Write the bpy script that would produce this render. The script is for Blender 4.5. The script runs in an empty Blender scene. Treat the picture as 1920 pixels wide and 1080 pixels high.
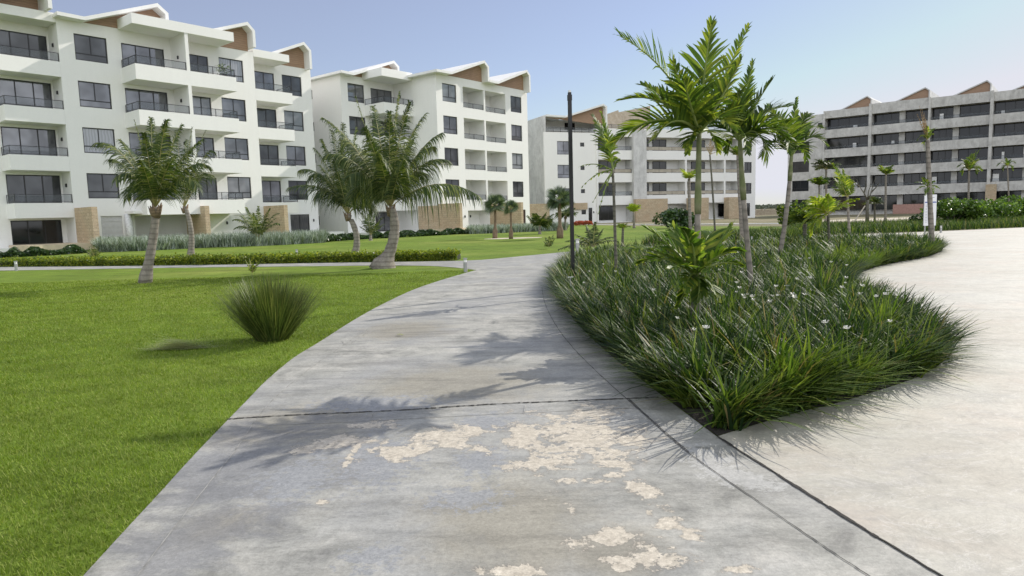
import bpy, math, random
import numpy as np
from mathutils import Matrix, Vector
rnd = random.Random(7)
nr = np.random.default_rng(7)
SC = bpy.context.scene
COL = SC.collection

# ------------------------------------------------------------------ camera
F_PX, PITCH, ROLL, EYE = 1288.0, math.radians(6.16), math.radians(1.586), 1.65
Fv = np.array([0, math.cos(PITCH), -math.sin(PITCH)])
_r0 = np.array([1.0, 0, 0]); _u0 = np.array([0, math.sin(PITCH), math.cos(PITCH)])
Rv = math.cos(ROLL) * _r0 - math.sin(ROLL) * _u0
Uv = math.sin(ROLL) * _r0 + math.cos(ROLL) * _u0
EYEP = np.array([0, 0, EYE])
cam_d = bpy.data.cameras.new('camera'); cam = bpy.data.objects.new('camera', cam_d); COL.objects.link(cam)
M = Matrix(((Rv[0], Uv[0], -Fv[0], 0), (Rv[1], Uv[1], -Fv[1], 0), (Rv[2], Uv[2], -Fv[2], EYE), (0, 0, 0, 1)))
cam.matrix_world = M
cam_d.sensor_width = 36; cam_d.lens = F_PX / 1920 * 36
cam_d.clip_start = 0.05; cam_d.clip_end = 8000
SC.camera = cam

# ------------------------------------------------------------------ sky, sun, exposure
SUN_EL, SUN_AZ = math.radians(34.5), math.radians(53.5)      # azimuth from +Y towards +X
w = bpy.data.worlds.new('World'); SC.world = w; w.use_nodes = True
wn = w.node_tree; wn.nodes.clear()
sk = wn.nodes.new('ShaderNodeTexSky'); sk.sky_type = 'NISHITA'; sk.sun_disc = False
sk.sun_elevation = SUN_EL; sk.sun_rotation = SUN_AZ
sk.air_density = 1.0; sk.dust_density = 0.3; sk.ozone_density = 3.0; sk.altitude = 0
bg = wn.nodes.new('ShaderNodeBackground'); bg.inputs['Strength'].default_value = 0.14
wo = wn.nodes.new('ShaderNodeOutputWorld')
cap = wn.nodes.new('ShaderNodeVectorMath'); cap.operation = 'MINIMUM'; cap.inputs[1].default_value = (5.9, 6.4, 7.1)
hz = wn.nodes.new('ShaderNodeMixRGB'); hz.inputs[0].default_value = .5; hz.inputs[2].default_value = (1.9, 1.5, 1.6, 1)   # thin milky veil over the clear sky
wn.links.new(sk.outputs[0], cap.inputs[0]); wn.links.new(cap.outputs[0], hz.inputs[1]); 
# unseen bright cloud added behind the viewer as fill for the shaded facades
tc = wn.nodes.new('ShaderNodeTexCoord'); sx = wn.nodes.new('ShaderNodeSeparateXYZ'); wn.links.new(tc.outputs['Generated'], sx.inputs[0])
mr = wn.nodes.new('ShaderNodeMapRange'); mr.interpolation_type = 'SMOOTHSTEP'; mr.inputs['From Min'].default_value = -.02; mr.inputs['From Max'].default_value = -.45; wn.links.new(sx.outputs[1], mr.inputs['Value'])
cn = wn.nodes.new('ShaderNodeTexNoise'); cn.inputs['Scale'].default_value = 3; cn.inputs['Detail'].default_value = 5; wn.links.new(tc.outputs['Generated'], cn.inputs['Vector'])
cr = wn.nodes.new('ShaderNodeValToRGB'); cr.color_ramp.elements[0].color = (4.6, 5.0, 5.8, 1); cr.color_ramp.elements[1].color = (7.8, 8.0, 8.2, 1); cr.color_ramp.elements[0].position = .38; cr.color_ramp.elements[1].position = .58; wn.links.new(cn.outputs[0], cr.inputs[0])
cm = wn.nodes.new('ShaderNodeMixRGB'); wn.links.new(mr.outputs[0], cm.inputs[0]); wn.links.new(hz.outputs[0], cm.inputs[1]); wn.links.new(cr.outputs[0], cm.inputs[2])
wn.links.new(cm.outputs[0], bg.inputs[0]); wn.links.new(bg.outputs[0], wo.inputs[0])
sd = bpy.data.lights.new('sun', 'SUN'); sd.energy = 3.2; sd.angle = math.radians(0.5); sd.color = (1.0, 0.94, 0.85)
so = bpy.data.objects.new('sun', sd); COL.objects.link(so)
S = Vector((math.cos(SUN_EL) * math.sin(SUN_AZ), math.cos(SUN_EL) * math.cos(SUN_AZ), math.sin(SUN_EL)))
so.rotation_euler = S.to_track_quat('Z', 'Y').to_euler(); so.location = S * 60
SC.view_settings.view_transform = 'Standard'; SC.view_settings.look = 'None'
SC.view_settings.gamma = 1; SC.view_settings.exposure = 0.5
try:
    SC.cycles.max_bounces = 8; SC.cycles.transparent_max_bounces = 12
except Exception: pass

# ------------------------------------------------------------------ measuring helpers
def ray(x, y): return Fv * F_PX + Rv * (x - 960) + Uv * (540 - y)
def G(x, y, z=0.0):
    d = ray(x, y); return EYEP + d * (z - EYE) / d[2]
def AD(x, y, Y):
    d = ray(x, y); return EYEP + d * (Y - EYEP[1]) / d[1]

# ------------------------------------------------------------------ materials
class Mat:
    def __init__(s, name):
        s.m = bpy.data.materials.new(name); s.m.use_nodes = True
        s.t = s.m.node_tree; s.t.nodes.clear()
        s.out = s.t.nodes.new('ShaderNodeOutputMaterial')
        s.co = s.t.nodes.new('ShaderNodeTexCoord').outputs['Object']
    def n(s, ty, ins=None, **kw):
        nd = s.t.nodes.new('ShaderNode' + ty)
        for k, v in kw.items(): setattr(nd, k, v)
        for k, v in (ins or {}).items(): s.put(nd.inputs[k], v)
        return nd
    def put(s, sock, v):
        if isinstance(v, bpy.types.NodeSocket): s.t.links.new(v, sock)
        elif isinstance(v, (tuple, list)) and len(v) == 3 and sock.type == 'RGBA': sock.default_value = (*v, 1)
        else: sock.default_value = v
    def noise(s, scale, detail=4, rough=.55, co=None, dist=0.0, out=0):
        return s.n('TexNoise', {'Vector': co or s.co, 'Scale': scale, 'Detail': detail, 'Roughness': rough, 'Distortion': dist}).outputs[out]
    def scaled(s, sx, sy, sz, co=None, rot=0, loc=(0, 0, 0)):
        return s.n('Mapping', {'Vector': co or s.co, 'Scale': (sx, sy, sz), 'Rotation': (0, 0, rot), 'Location': loc}).outputs[0]
    def ramp(s, fac, stops, interp='LINEAR'):
        r = s.n('ValToRGB', {'Fac': fac}); r.color_ramp.interpolation = interp
        e = r.color_ramp.elements
        while len(e) < len(stops): e.new(0.5)
        for i, (p, c) in enumerate(stops):
            e[i].position = p; e[i].color = (c, c, c, 1) if isinstance(c, (int, float)) else (*c, 1)
        return r.outputs[0]
    def mix(s, f, a, b, mode='MIX'):
        m = s.n('MixRGB', {'Fac': f, 'Color1': a, 'Color2': b}, blend_type=mode); return m.outputs[0]
    def math(s, op, a, b=0.0, c=None):
        d = {0: a, 1: b}
        if c is not None: d[2] = c
        return s.n('Math', d, operation=op).outputs[0]
    def bump(s, h, strength=.3, dist=.01):
        return s.n('Bump', {'Height': h, 'Strength': strength, 'Distance': dist}).outputs[0]
    def pbr(s, col, rough=.7, metal=0.0, normal=None, spec=.5, **kw):
        b = s.n('BsdfPrincipled', {'Base Color': col, 'Roughness': rough, 'Metallic': metal, 'Specular IOR Level': spec})
        if normal is not None: s.put(b.inputs['Normal'], normal)
        for k, v in kw.items(): s.put(b.inputs[k], v)
        return b.outputs[0]
    def end(s, sh):
        s.t.links.new(sh, s.out.inputs['Surface']); return s.m

def m_plaster(name, c, var=.06, stain=.10):
    m = Mat(name)
    big = m.noise(.35, 5, .6); fine = m.noise(9, 6, .7)
    st = m.noise(1.3, 6, .65, co=m.scaled(2.2, 2.2, .28))
    f1 = m.ramp(big, [(.3, 1 - var), (.7, 1.0)]); f2 = m.ramp(fine, [(.3, .96), (.7, 1.0)]); f3 = m.ramp(st, [(.35, 1 - stain), (.6, 1.0)])
    col = m.mix(1, m.mix(1, m.mix(1, c, f1, 'MULTIPLY'), f2, 'MULTIPLY'), f3, 'MULTIPLY')
    return m.end(m.pbr(col, .85, normal=m.bump(fine, .15, .004)))
def m_raw(name, c1, c2, scale=.9):
    m = Mat(name)
    a = m.noise(scale, 8, .72, dist=.6); b = m.noise(14, 5, .7); d = m.noise(2.3, 6, .7, co=m.scaled(1.4, 1.4, .35))
    col = m.mix(m.ramp(a, [(.36, 0), (.62, 1)]), c1, c2)
    col = m.mix(1, col, m.ramp(b, [(.25, .82), (.7, 1.06)]), 'MULTIPLY')
    col = m.mix(m.ramp(d, [(.5, 0), (.72, .55)]), col, tuple(x * .62 for x in c1))
    return m.end(m.pbr(col, .92, normal=m.bump(b, .3, .01)))
def m_flat(name, c, rough=.5, metal=0.0, var=.1, sc=6, spec=.5):
    m = Mat(name); a = m.noise(sc, 4)
    col = m.mix(1, c, m.ramp(a, [(.3, 1 - var), (.7, 1 + var * .4)]), 'MULTIPLY')
    return m.end(m.pbr(col, rough, metal, spec=spec))
def m_stone(name, c1, c2, mortar):
    m = Mat(name)
    sep = m.n('SeparateXYZ', {0: m.co})
    uv = m.n('CombineXYZ', {0: m.math('ADD', sep.outputs[0], sep.outputs[1]), 1: sep.outputs[2], 2: 0.0}).outputs[0]
    wob = m.n('VectorMath', {0: uv, 1: m.n('VectorMath', {0: m.noise(3, 3, out=1), 1: (.03, .03, 0)}, operation='MULTIPLY').outputs[0]}, operation='ADD').outputs[0]
    br = m.n('TexBrick', {'Vector': wob, 'Color1': c1, 'Color2': c2, 'Mortar': mortar, 'Scale': 1.0, 'Mortar Size': .012, 'Bias': 0.0, 'Brick Width': .42, 'Row Height': .21})
    pit = m.noise(11, 6, .75)
    col = m.mix(1, br.outputs[0], m.ramp(pit, [(.33, .45), (.5, 1.0)]), 'MULTIPLY')
    col = m.mix(m.ramp(m.noise(1.1, 4), [(.4, 0), (.7, .5)]), col, (.50, .36, .23))
    return m.end(m.pbr(col, .9, normal=m.bump(pit, .6, .02)))
def m_wood(name):
    m = Mat(name)
    sep = m.n('SeparateXYZ', {0: m.co})
    pl = m.math('FRACT', m.math('MULTIPLY', sep.outputs[2], 5.5))
    gap = m.ramp(pl, [(.0, .35), (.07, 1.0), (.93, 1.0), (1.0, .35)])
    g = m.noise(4, 6, .7, co=m.scaled(.4, .4, 7))
    col = m.ramp(g, [(.3, (.22, .135, .085)), (.5, (.33, .21, .135)), (.72, (.43, .285, .19))])
    col = m.mix(1, col, gap, 'MULTIPLY')
    return m.end(m.pbr(col, .6, normal=m.bump(g, .2, .005)))
def m_glass(name, base, metal, kind=None, rough=.04):
    m = Mat(name)
    col = base
    if kind == 'curtain':
        sep = m.n('SeparateXYZ', {0: m.co})
        wv = m.math('SINE', m.math('MULTIPLY', m.math('ADD', sep.outputs[0], m.math('MULTIPLY', m.noise(1.2, 2), .3)), 30.0))
        col = m.ramp(m.math('MULTIPLY_ADD', wv, .5, .5), [(0, tuple(b * .78 for b in base)), (1, base)])
    else:
        col = m.mix(m.ramp(m.noise(.55, 2), [(.4, 0), (.6, 1)]), tuple(b * .6 for b in base), base)
    wob = m.bump(m.noise(.8, 1), .02, .02)
    return m.end(m.pbr(col, rough, metal, normal=wob, spec=.5))
def m_railglass(name, tint=(.90, .91, .92), alpha=.9):
    m = Mat(name)
    tr = m.n('BsdfTransparent', {'Color': tint}).outputs[0]
    gl = m.pbr((.22, .24, .25), .06, .2, spec=.6)
    return m.end(m.n('MixShader', {0: 1 - alpha, 1: tr, 2: gl}).outputs[0])
def m_leaf(name, ca, cb, cc=None, trans=.35, rough=.45, spec=.4, tcol=None, dead=0.0):
    m = Mat(name)
    r = m.n('NewGeometry').outputs['Random Per Island']
    stops = [(0, ca), (.6, cb), (1, cc or cb)]
    if dead: stops = [(0, (.30, .24, .12)), (dead, (.28, .22, .09)), (dead + .01, ca), (.7, cb), (1, cc or cb)]
    col = m.ramp(r, stops)
    col = m.mix(1, col, m.ramp(m.noise(2.2, 3), [(.3, .75), (.7, 1.2)]), 'MULTIPLY')
    p = m.pbr(col, rough, spec=spec)
    tc = m.mix(1, col, tcol or (1.5, 1.6, .7), 'MULTIPLY')
    t = m.n('BsdfTranslucent', {'Color': tc}).outputs[0]
    return m.end(m.n('MixShader', {0: trans, 1: p, 2: t}).outputs[0])
def m_trunk(name, c1, c2, ring=9.0, ringc=(.10, .085, .07)):
    m = Mat(name)
    sep = m.n('SeparateXYZ', {0: m.co})
    z = m.math('ADD', sep.outputs[2], m.math('MULTIPLY', m.noise(3, 3), .10))
    fr = m.math('FRACT', m.math('MULTIPLY', z, ring))
    rg = m.ramp(fr, [(0, .8), (.2, 0), (.7, 0), (1, .8)])
    a = m.noise(7, 7, .75, co=m.scaled(1, 1, .5))
    col = m.ramp(a, [(.3, c1), (.65, c2)])
    col = m.mix(m.math('MULTIPLY', rg, m.math('MULTIPLY', m.noise(5, 3), 1.5)), col, ringc)
    return m.end(m.pbr(col, .9, normal=m.bump(m.mix(.5, a, rg), .5, .015)))

WHITE = m_plaster('white_plaster', (.84, .835, .81), .03, .02)
WHITE_ROOF = m_plaster('white_roof_paint', (.82, .82, .80), .03, .04)
CREAM = m_plaster('cream_plaster', (.66, .63, .54), .05, .08)
GREYRAW = m_raw('grey_render', (.44, .43, .405), (.63, .62, .59))
GREYLIGHT = m_raw('pale_grey_render', (.50, .50, .49), (.68, .68, .665), .6)
BEIGERAW = m_raw('beige_raw_wall', (.36, .30, .22), (.47, .41, .32), 1.8)
STONE = m_stone('coral_stone', (.55, .45, .31), (.46, .36, .24), (.34, .28, .20))
CREAMSTONE = m_flat('cream_stone', (.62, .52, .38), .8, var=.15, sc=3)
WOOD = m_wood('brown_cladding')
BLACK = m_flat('black_frame', (.013, .013, .015), .4, .0)
GLASS = m_glass('tinted_glass', (.21, .215, .235), .55)
GLASS_B = m_glass('tinted_glass_dark', (.10, .105, .115), .4)
GLASS_C = m_glass('tinted_glass_blinds', (.30, .31, .33), .3)
_wi = [0]
GLASSD = m_glass('dark_glass', (.02, .022, .025), .0)
GLASSC = m_glass('curtained_glass', (.36, .37, .40), .15, 'curtain')
GLASSK = m_glass('dark_curtained_glass', (.10, .10, .105), .1, 'curtain')
RAILG = m_railglass('rail_glass')
RAILB = m_flat('beige_rail_panel', (.40, .36, .29), .5, var=.2, sc=2)
SHUT = m_flat('shutter_grey', (.52, .52, .52), .6)
WRAP = m_flat('plastic_wrap', (.75, .76, .78), .3, var=.25, sc=9)
REDF_G = m_leaf('pot_leaf', (.06, .10, .04), (.10, .15, .06), (.3, .32, .2), .2)
REDF = m_leaf('red_foliage', (.35, .05, .03), (.50, .10, .04), (.10, .14, .03), .3, tcol=(1.2, .8, .6))

# ------------------------------------------------------------------ mesh helpers
class MB:
    def __init__(s): s.v = []; s.f = []; s.mi = []; s.cur = 0
    def quad(s, a, b, c, d):
        i = len(s.v); s.v += [a, b, c, d]; s.f.append((i, i + 1, i + 2, i + 3)); s.mi.append(s.cur)
    def box(s, x0, x1, y0, y1, z0, z1):
        if x1 < x0: x0, x1 = x1, x0
        if y1 < y0: y0, y1 = y1, y0
        i = len(s.v)
        s.v += [(x0, y0, z0), (x1, y0, z0), (x1, y1, z0), (x0, y1, z0), (x0, y0, z1), (x1, y0, z1), (x1, y1, z1), (x0, y1, z1)]
        for q in ((3, 2, 1, 0), (4, 5, 6, 7), (0, 1, 5, 4), (1, 2, 6, 5), (2, 3, 7, 6), (3, 0, 4, 7)):
            s.f.append(tuple(i + k for k in q)); s.mi.append(s.cur)
        return s
    def prism_y(s, pts, y0, y1):      # polygon in x,z extruded along y
        n = len(pts); i = len(s.v)
        s.v += [(p[0], y0, p[1]) for p in pts] + [(p[0], y1, p[1]) for p in pts]
        s.f.append(tuple(range(i, i + n))); s.f.append(tuple(range(i + 2 * n - 1, i + n - 1, -1))); s.mi += [s.cur] * 2
        for k in range(n):
            a, b = i + k, i + (k + 1) % n
            s.f.append((b, a, a + n, b + n)); s.mi.append(s.cur)
        return s
    def wall(s, u0, u1, z0, z1, y0, y1, holes=()):
        us = sorted({u0, u1, *[h[0] for h in holes], *[h[1] for h in holes]}); zs = sorted({z0, z1, *[h[2] for h in holes], *[h[3] for h in holes]})
        us = [u for u in us if u0 <= u <= u1]; zs = [z for z in zs if z0 <= z <= z1]
        def solid(i, j):
            if i < 0 or j < 0 or i >= len(us) - 1 or j >= len(zs) - 1: return False
            cu, cz = (us[i] + us[i + 1]) / 2, (zs[j] + zs[j + 1]) / 2
            return not any(h[0] < cu < h[1] and h[2] < cz < h[3] for h in holes)
        for i in range(len(us) - 1):
            for j in range(len(zs) - 1):
                if not solid(i, j): continue
                a, b, c, d = us[i], us[i + 1], zs[j], zs[j + 1]
                s.quad((a, y0, c), (b, y0, c), (b, y0, d), (a, y0, d)); s.quad((b, y1, c), (a, y1, c), (a, y1, d), (b, y1, d))
                if not solid(i - 1, j): s.quad((a, y1, c), (a, y0, c), (a, y0, d), (a, y1, d))
                if not solid(i + 1, j): s.quad((b, y0, c), (b, y1, c), (b, y1, d), (b, y0, d))
                if not solid(i, j - 1): s.quad((a, y1, c), (b, y1, c), (b, y0, c), (a, y0, c))
                if not solid(i, j + 1): s.quad((a, y0, d), (b, y0, d), (b, y1, d), (a, y1, d))
        return s
    def wall_x(s, y0, y1, z0, z1, x0, x1, holes=()):   # wall lying along y, holes as (ya,yb,za,zb)
        t = MB(); t.wall(y0, y1, z0, z1, x0, x1, holes)
        i = len(s.v); s.v += [(v[1], v[0], v[2]) for v in t.v]
        s.f += [tuple(i + k for k in reversed(f)) for f in t.f]; s.mi += [s.cur] * len(t.f); return s
    def tube(s, pts, rad, n=8, cap=True):
        i = len(s.v); P = [Vector(p) for p in pts]
        for k, p in enumerate(P):
            t = (P[min(k + 1, len(P) - 1)] - P[max(k - 1, 0)]).normalized()
            a = t.orthogonal() if abs(t.z) < .9 else Vector((1, 0, 0)).cross(t)
            if abs(t.z) < .9: a = t.cross(Vector((0, 0, 1)))
            a = a.normalized(); b = t.cross(a).normalized()
            r = rad[k] if hasattr(rad, '__len__') else rad
            for q in range(n):
                an = 2 * math.pi * q / n; w_ = p + a * math.cos(an) * r + b * math.sin(an) * r; s.v.append(tuple(w_))
        for k in range(len(P) - 1):
            for q in range(n):
                a0 = i + k * n + q; a1 = i + k * n + (q + 1) % n
                s.f.append((a0, a1, a1 + n, a0 + n)); s.mi.append(s.cur)
        if cap:
            s.f.append(tuple(i + q for q in reversed(range(n)))); s.f.append(tuple(i + (len(P) - 1) * n + q for q in range(n))); s.mi += [s.cur] * 2
        return s
    def add(s, V, Fq):
        i = len(s.v); s.v += [tuple(v) for v in V]; s.f += [tuple(int(k) + i for k in f) for f in Fq]; s.mi += [s.cur] * len(Fq)
    def build(s, name, mats, parent=None, smooth=False):
        me = bpy.data.meshes.new(name); me.from_pydata(s.v, [], s.f)
        if not isinstance(mats, (list, tuple)): mats = [mats]
        for m in mats: me.materials.append(m)
        if len(mats) > 1: me.polygons.foreach_set('material_index', s.mi)
        if smooth: me.polygons.foreach_set('use_smooth', [True] * len(me.polygons))
        me.update()
        o = bpy.data.objects.new(name, me); COL.objects.link(o)
        if parent: o.parent = parent
        return o
def npmesh(name, V, Q, mats, parent=None, mi=None, smooth=False):
    V = np.asarray(V, dtype=np.float32).reshape(-1, 3); Q = np.asarray(Q, dtype=np.int32).reshape(-1, 4)
    me = bpy.data.meshes.new(name)
    me.vertices.add(len(V)); me.vertices.foreach_set('co', V.ravel())
    me.loops.add(len(Q) * 4); me.loops.foreach_set('vertex_index', Q.ravel())
    me.polygons.add(len(Q)); me.polygons.foreach_set('loop_start', np.arange(0, len(Q) * 4, 4, dtype=np.int32))
    if not isinstance(mats, (list, tuple)): mats = [mats]
    for m in mats: me.materials.append(m)
    if mi is not None: me.polygons.foreach_set('material_index', np.asarray(mi, dtype=np.int32))
    if smooth: me.polygons.foreach_set('use_smooth', np.ones(len(Q), dtype=bool))
    me.update(calc_edges=True); me.validate()
    o = bpy.data.objects.new(name, me); COL.objects.link(o)
    if parent: o.parent = parent
    return o
def thing(name, label, cat, loc=(0, 0, 0), rz=0.0, group=None):
    o = bpy.data.objects.new(name, None); COL.objects.link(o); o.location = tuple(float(k) for k in loc); o.rotation_euler = (0, 0, rz)
    o.empty_display_size = .3; return tag(o, label, cat, group)
def tag(o, label, cat, group=None, kind=None):
    o['label'] = label; o['category'] = cat
    if group: o['group'] = group
    if kind: o['kind'] = kind
    return o
def struct(o): o['kind'] = 'structure'; return o

# ------------------------------------------------------------------ ground, lawn, paths, plaza
def smooth_line(p, n=6):
    p = [np.array(q[:2], float) for q in p]; out = []
    for i in range(len(p) - 1):
        a, b, c, d = p[max(i - 1, 0)], p[i], p[i + 1], p[min(i + 2, len(p) - 1)]
        for k in range(n):
            t = k / n
            out.append(.5 * ((2 * b) + (-a + c) * t + (2 * a - 5 * b + 4 * c - d) * t * t + (-a + 3 * b - 3 * c + d) * t ** 3))
    out.append(p[-1]); return out
def sheet(name, poly, z, mat):
    import bmesh
    bm = bmesh.new(); vs = [bm.verts.new((p[0], p[1], z)) for p in poly]; f = bm.faces.new(vs)
    if f.normal.z < 0: f.normal_flip()
    bmesh.ops.triangulate(bm, faces=[f])
    bm.normal_update()
    for f in bm.faces:
        if f.normal.z < 0: f.normal_flip()
    me = bpy.data.meshes.new(name); bm.to_mesh(me); bm.free(); me.materials.append(mat)
    o = bpy.data.objects.new(name, me); COL.objects.link(o); return struct(o)
def ribbon(mb, line, w, z, jit=0.0):
    L = [np.array(p[:2], float) for p in line]
    for i in range(len(L) - 1):
        d = L[i + 1] - L[i]; l = np.linalg.norm(d) or 1; nrm = np.array([-d[1], d[0]]) / l
        ww = w * (1 + (rnd.random() - .5) * jit)
        a, b = L[i] - nrm * ww / 2, L[i] + nrm * ww / 2; c, e = L[i + 1] + nrm * ww / 2, L[i + 1] - nrm * ww / 2
        mb.quad((a[0], a[1], z), (e[0], e[1], z), (c[0], c[1], z), (b[0], b[1], z))
def px_line(pts, n=6): return smooth_line([G(*p)[:2] for p in pts], n)
def inside(poly, X, Y):
    poly = np.array([p[:2] for p in poly]); r = np.zeros(len(X), bool); j = len(poly) - 1
    for i in range(len(poly)):
        xi, yi = poly[i]; xj, yj = poly[j]
        c = ((yi > Y) != (yj > Y)) & (X < (xj - xi) * (Y - yi) / (yj - yi + 1e-12) + xi); r ^= c; j = i
    return r

# ground (dry)
m = Mat('dry_ground')
a = m.noise(.25, 6, .6); b = m.noise(6, 6, .7)
col = m.ramp(a, [(.35, (.10, .115, .035)), (.5, (.17, .15, .07)), (.68, (.30, .25, .17))])
DRY = m.end(m.pbr(m.mix(1, col, m.ramp(b, [(.3, .7), (.7, 1.15)]), 'MULTIPLY'), .95))
gmb = MB(); R_ = 4000
ring = [(R_ * math.cos(i / 48 * 2 * math.pi), R_ * math.sin(i / 48 * 2 * math.pi), 0) for i in range(48)]
gmb.v = ring; gmb.f = [tuple(range(48))]; gmb.mi = [0]
struct(gmb.build('ground', DRY))

# lawn
m = Mat('lawn_grass')
a = m.noise(.16, 5, .6); b = m.noise(1.4, 5, .65, co=m.scaled(1, 1.6, 1)); c = m.noise(45, 4, .8); e = m.noise(.5, 6, .7, co=m.scaled(.5, 2.2, 1))
col = m.ramp(a, [(.3, (.115, .185, .024)), (.5, (.16, .235, .032)), (.72, (.24, .28, .06))])
col = m.mix(1, col, m.ramp(b, [(.28, .72), (.6, 1.1)]), 'MULTIPLY')
col = m.mix(1, col, m.ramp(e, [(.32, .7), (.5, 1.0), (.7, 1.12)]), 'MULTIPLY')
col = m.mix(1, col, m.ramp(c, [(.3, .55), (.7, 1.3)]), 'MULTIPLY')
LAWN = m.end(m.pbr(col, .9, normal=m.bump(m.mix(.4, c, m.noise(8, 4)), .8, .03), spec=.15))
lawn_poly = [(-95, -6), (G(160, 1080)[0] + 3, -6)] + [tuple(G(*p)[:2]) for p in [(1400, 470), (1560, 436), (1560, 424), (1480, 424.5), (1200, 424), (1075, 421), (1000, 421.5)]] + [(-10, 125), (-95, 125)]
sheet('lawn', lawn_poly, .004, LAWN)

# main path outline
left_px = [(160, 1080), (230, 1003), (300, 927), (365, 855), (430, 787), (467, 749), (500, 715), (550, 673), (600, 642), (664, 601), (718, 571), (778, 543), (837, 523), (893, 507)]
path_left = px_line(left_px, 4)
d0 = np.array(path_left[0]) - np.array(path_left[3]); d0 /= np.linalg.norm(d0)
path_left = [np.array(path_left[0]) + d0 * 9] + path_left
corner = G(1345, 822)[:2]
joint_px = [(1345, 822), (1470, 902), (1600, 985), (1755, 1080)]
joint = [G(*p)[:2] for p in joint_px]
dj = joint[-1] - joint[-2]; dj /= np.linalg.norm(dj); joint.append(joint[-1] + dj * 9)
bed_left_px = [(1345, 822), (1280, 773), (1200, 712), (1130, 655), (1080, 605), (1053, 567), (1043, 537), (1052, 512), (1078, 492), (1120, 484)]
bed_left = px_line(bed_left_px, 4)
bed_back = px_line([(1120, 484), (1200, 480), (1300, 474), (1400, 467), (1480, 460), (1560, 456.5), (1640, 455.5), (1700, 457), (1748, 463), (1768, 471)], 4)
bed_right = px_line([(1768, 471), (1740, 482), (1700, 490), (1650, 500), (1610, 515), (1582, 536)], 4) + px_line([(1582, 536), (1596, 553), (1640, 580), (1700, 618), (1752, 652), (1775, 672), (1751, 694)], 4)[1:] + px_line([(1751, 694), (1711, 714), (1587, 754), (1489, 779), (1400, 805), (1345, 822)], 4)[1:]
bed_poly = bed_left + bed_back[1:] + bed_right[1:-1]
path_far = px_line([(1510, 444.5), (1400, 451), (1300, 457), (1200, 463), (1110, 469.5), (1071, 472), (976, 481), (935, 485)], 3)
side_up = px_line([(935, 485), (860, 489.6), (600, 493.5), (400, 497), (200, 499.5), (0, 501)], 3)
dl = side_up[-1] - side_up[-4]; dl /= np.linalg.norm(dl)
side_up.append(side_up[-1] + dl * 30)
side_lo = px_line([(0, 508), (200, 504.5), (400, 501.5), (600, 499.5), (689, 498.5), (778, 498.5), (840, 501), (893, 507)], 3)
side_lo = [side_lo[0] + dl * 30] + side_lo
path_poly = path_left + list(reversed(side_lo))[1:] + list(reversed(side_up))[0:] + list(reversed(path_far))[1:] + [p for p in reversed(bed_back) if p[1] > G(1510, 459)[1] - 99 and p[0] < G(1510, 459)[0]] + list(reversed(bed_left))[1:] + joint[1:]

blob_beige = [(740, 850, 60, 18), (900, 845, 40, 12), (1010, 870, 50, 12), (1180, 830, 40, 16), (1090, 905, 50, 8), (1300, 1010, 30, 14), (700, 800, 40, 8), (1250, 985, 25, 10), (1077, 822, 125, 55), (985, 820, 45, 32), (835, 822, 62, 22), (790, 845, 30, 14), (629, 830, 66, 14), (567, 851, 26, 9), (668, 842, 9, 32), (1145, 872, 42, 9), (1145, 894, 26, 7), (1212, 929, 27, 28),
              (1216, 964, 9, 10), (1072, 962, 14, 14), (1135, 1010, 62, 20), (1240, 1055, 58, 30), (1165, 1062, 40, 20), (1385, 1074, 30, 9), (603, 945, 14, 7), (880, 812, 22, 10), (1120, 775, 60, 12), (950, 1076, 90, 14)]
blob_blue = [(715, 865, 75, 48), (900, 868, 50, 30), (869, 937, 75, 24), (700, 760, 120, 14), (560, 900, 70, 40), (700, 1050, 60, 25), (905, 795, 60, 16)]
def w_blob(b):
    b = (b[0], b[1], b[2] * 1.18, b[3] * 1.18); c = G(b[0], b[1]); rx = (G(b[0] + b[2], b[1]) - G(b[0] - b[2], b[1]))[0] / 2; ry = (G(b[0], b[1] - b[3]) - G(b[0], b[1] + b[3]))[1] / 2
    return c[0], c[1], rx, ry
def blobmask(m, blobs):
    cur = None
    for bb in blobs:
        cx, cy, rx, ry = w_blob(bb)
        v = m.n('VectorMath', {0: m.n('VectorMath', {0: m.co, 1: (-cx, -cy, 0)}, operation='ADD').outputs[0], 1: (1 / rx, 1 / ry, 0)}, operation='MULTIPLY').outputs[0]
        l = m.n('VectorMath', {0: v}, operation='LENGTH').outputs['Value']
        k = m.n('Math', {0: 1.0, 1: l}, operation='SUBTRACT').outputs[0]
        cur = k if cur is None else m.math('MAXIMUM', cur, k)
    return m.math('MAXIMUM', cur, -1.0)
m = Mat('weathered_concrete')
big = m.noise(.55, 6, .62, dist=.4); mid = m.noise(2.6, 8, .7, dist=.6); strk = m.noise(1.2, 8, .72, co=m.scaled(.55, 2.8, 1, rot=.25)); fine = m.noise(60, 5, .8); grit = m.noise(170, 2, .8)
col = m.ramp(mid, [(.28, (.175, .172, .157)), (.43, (.305, .303, .272)), (.58, (.41, .402, .362)), (.76, (.53, .51, .455))])
col = m.mix(m.ramp(big, [(.42, 0), (.62, .8)]), col, m.mix(m.noise(5, 6), (.25, .255, .25), (.40, .40, .385)))
olive = blobmask(m, [(960, 985, 190, 110), (560, 800, 150, 50), (860, 720, 190, 40), (420, 985, 90, 40), (760, 620, 90, 20), (1150, 1040, 110, 70)])
olm = m.ramp(m.math('ADD', olive, m.math('MULTIPLY', m.math('SUBTRACT', mid, .5), 1.2)), [(.05, 0), (.6, .75)])
col = m.mix(olm, col, (.285, .265, .21))
col = m.mix(1, col, m.ramp(strk, [(.32, .66), (.5, .98), (.68, 1.16)]), 'MULTIPLY')
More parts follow.
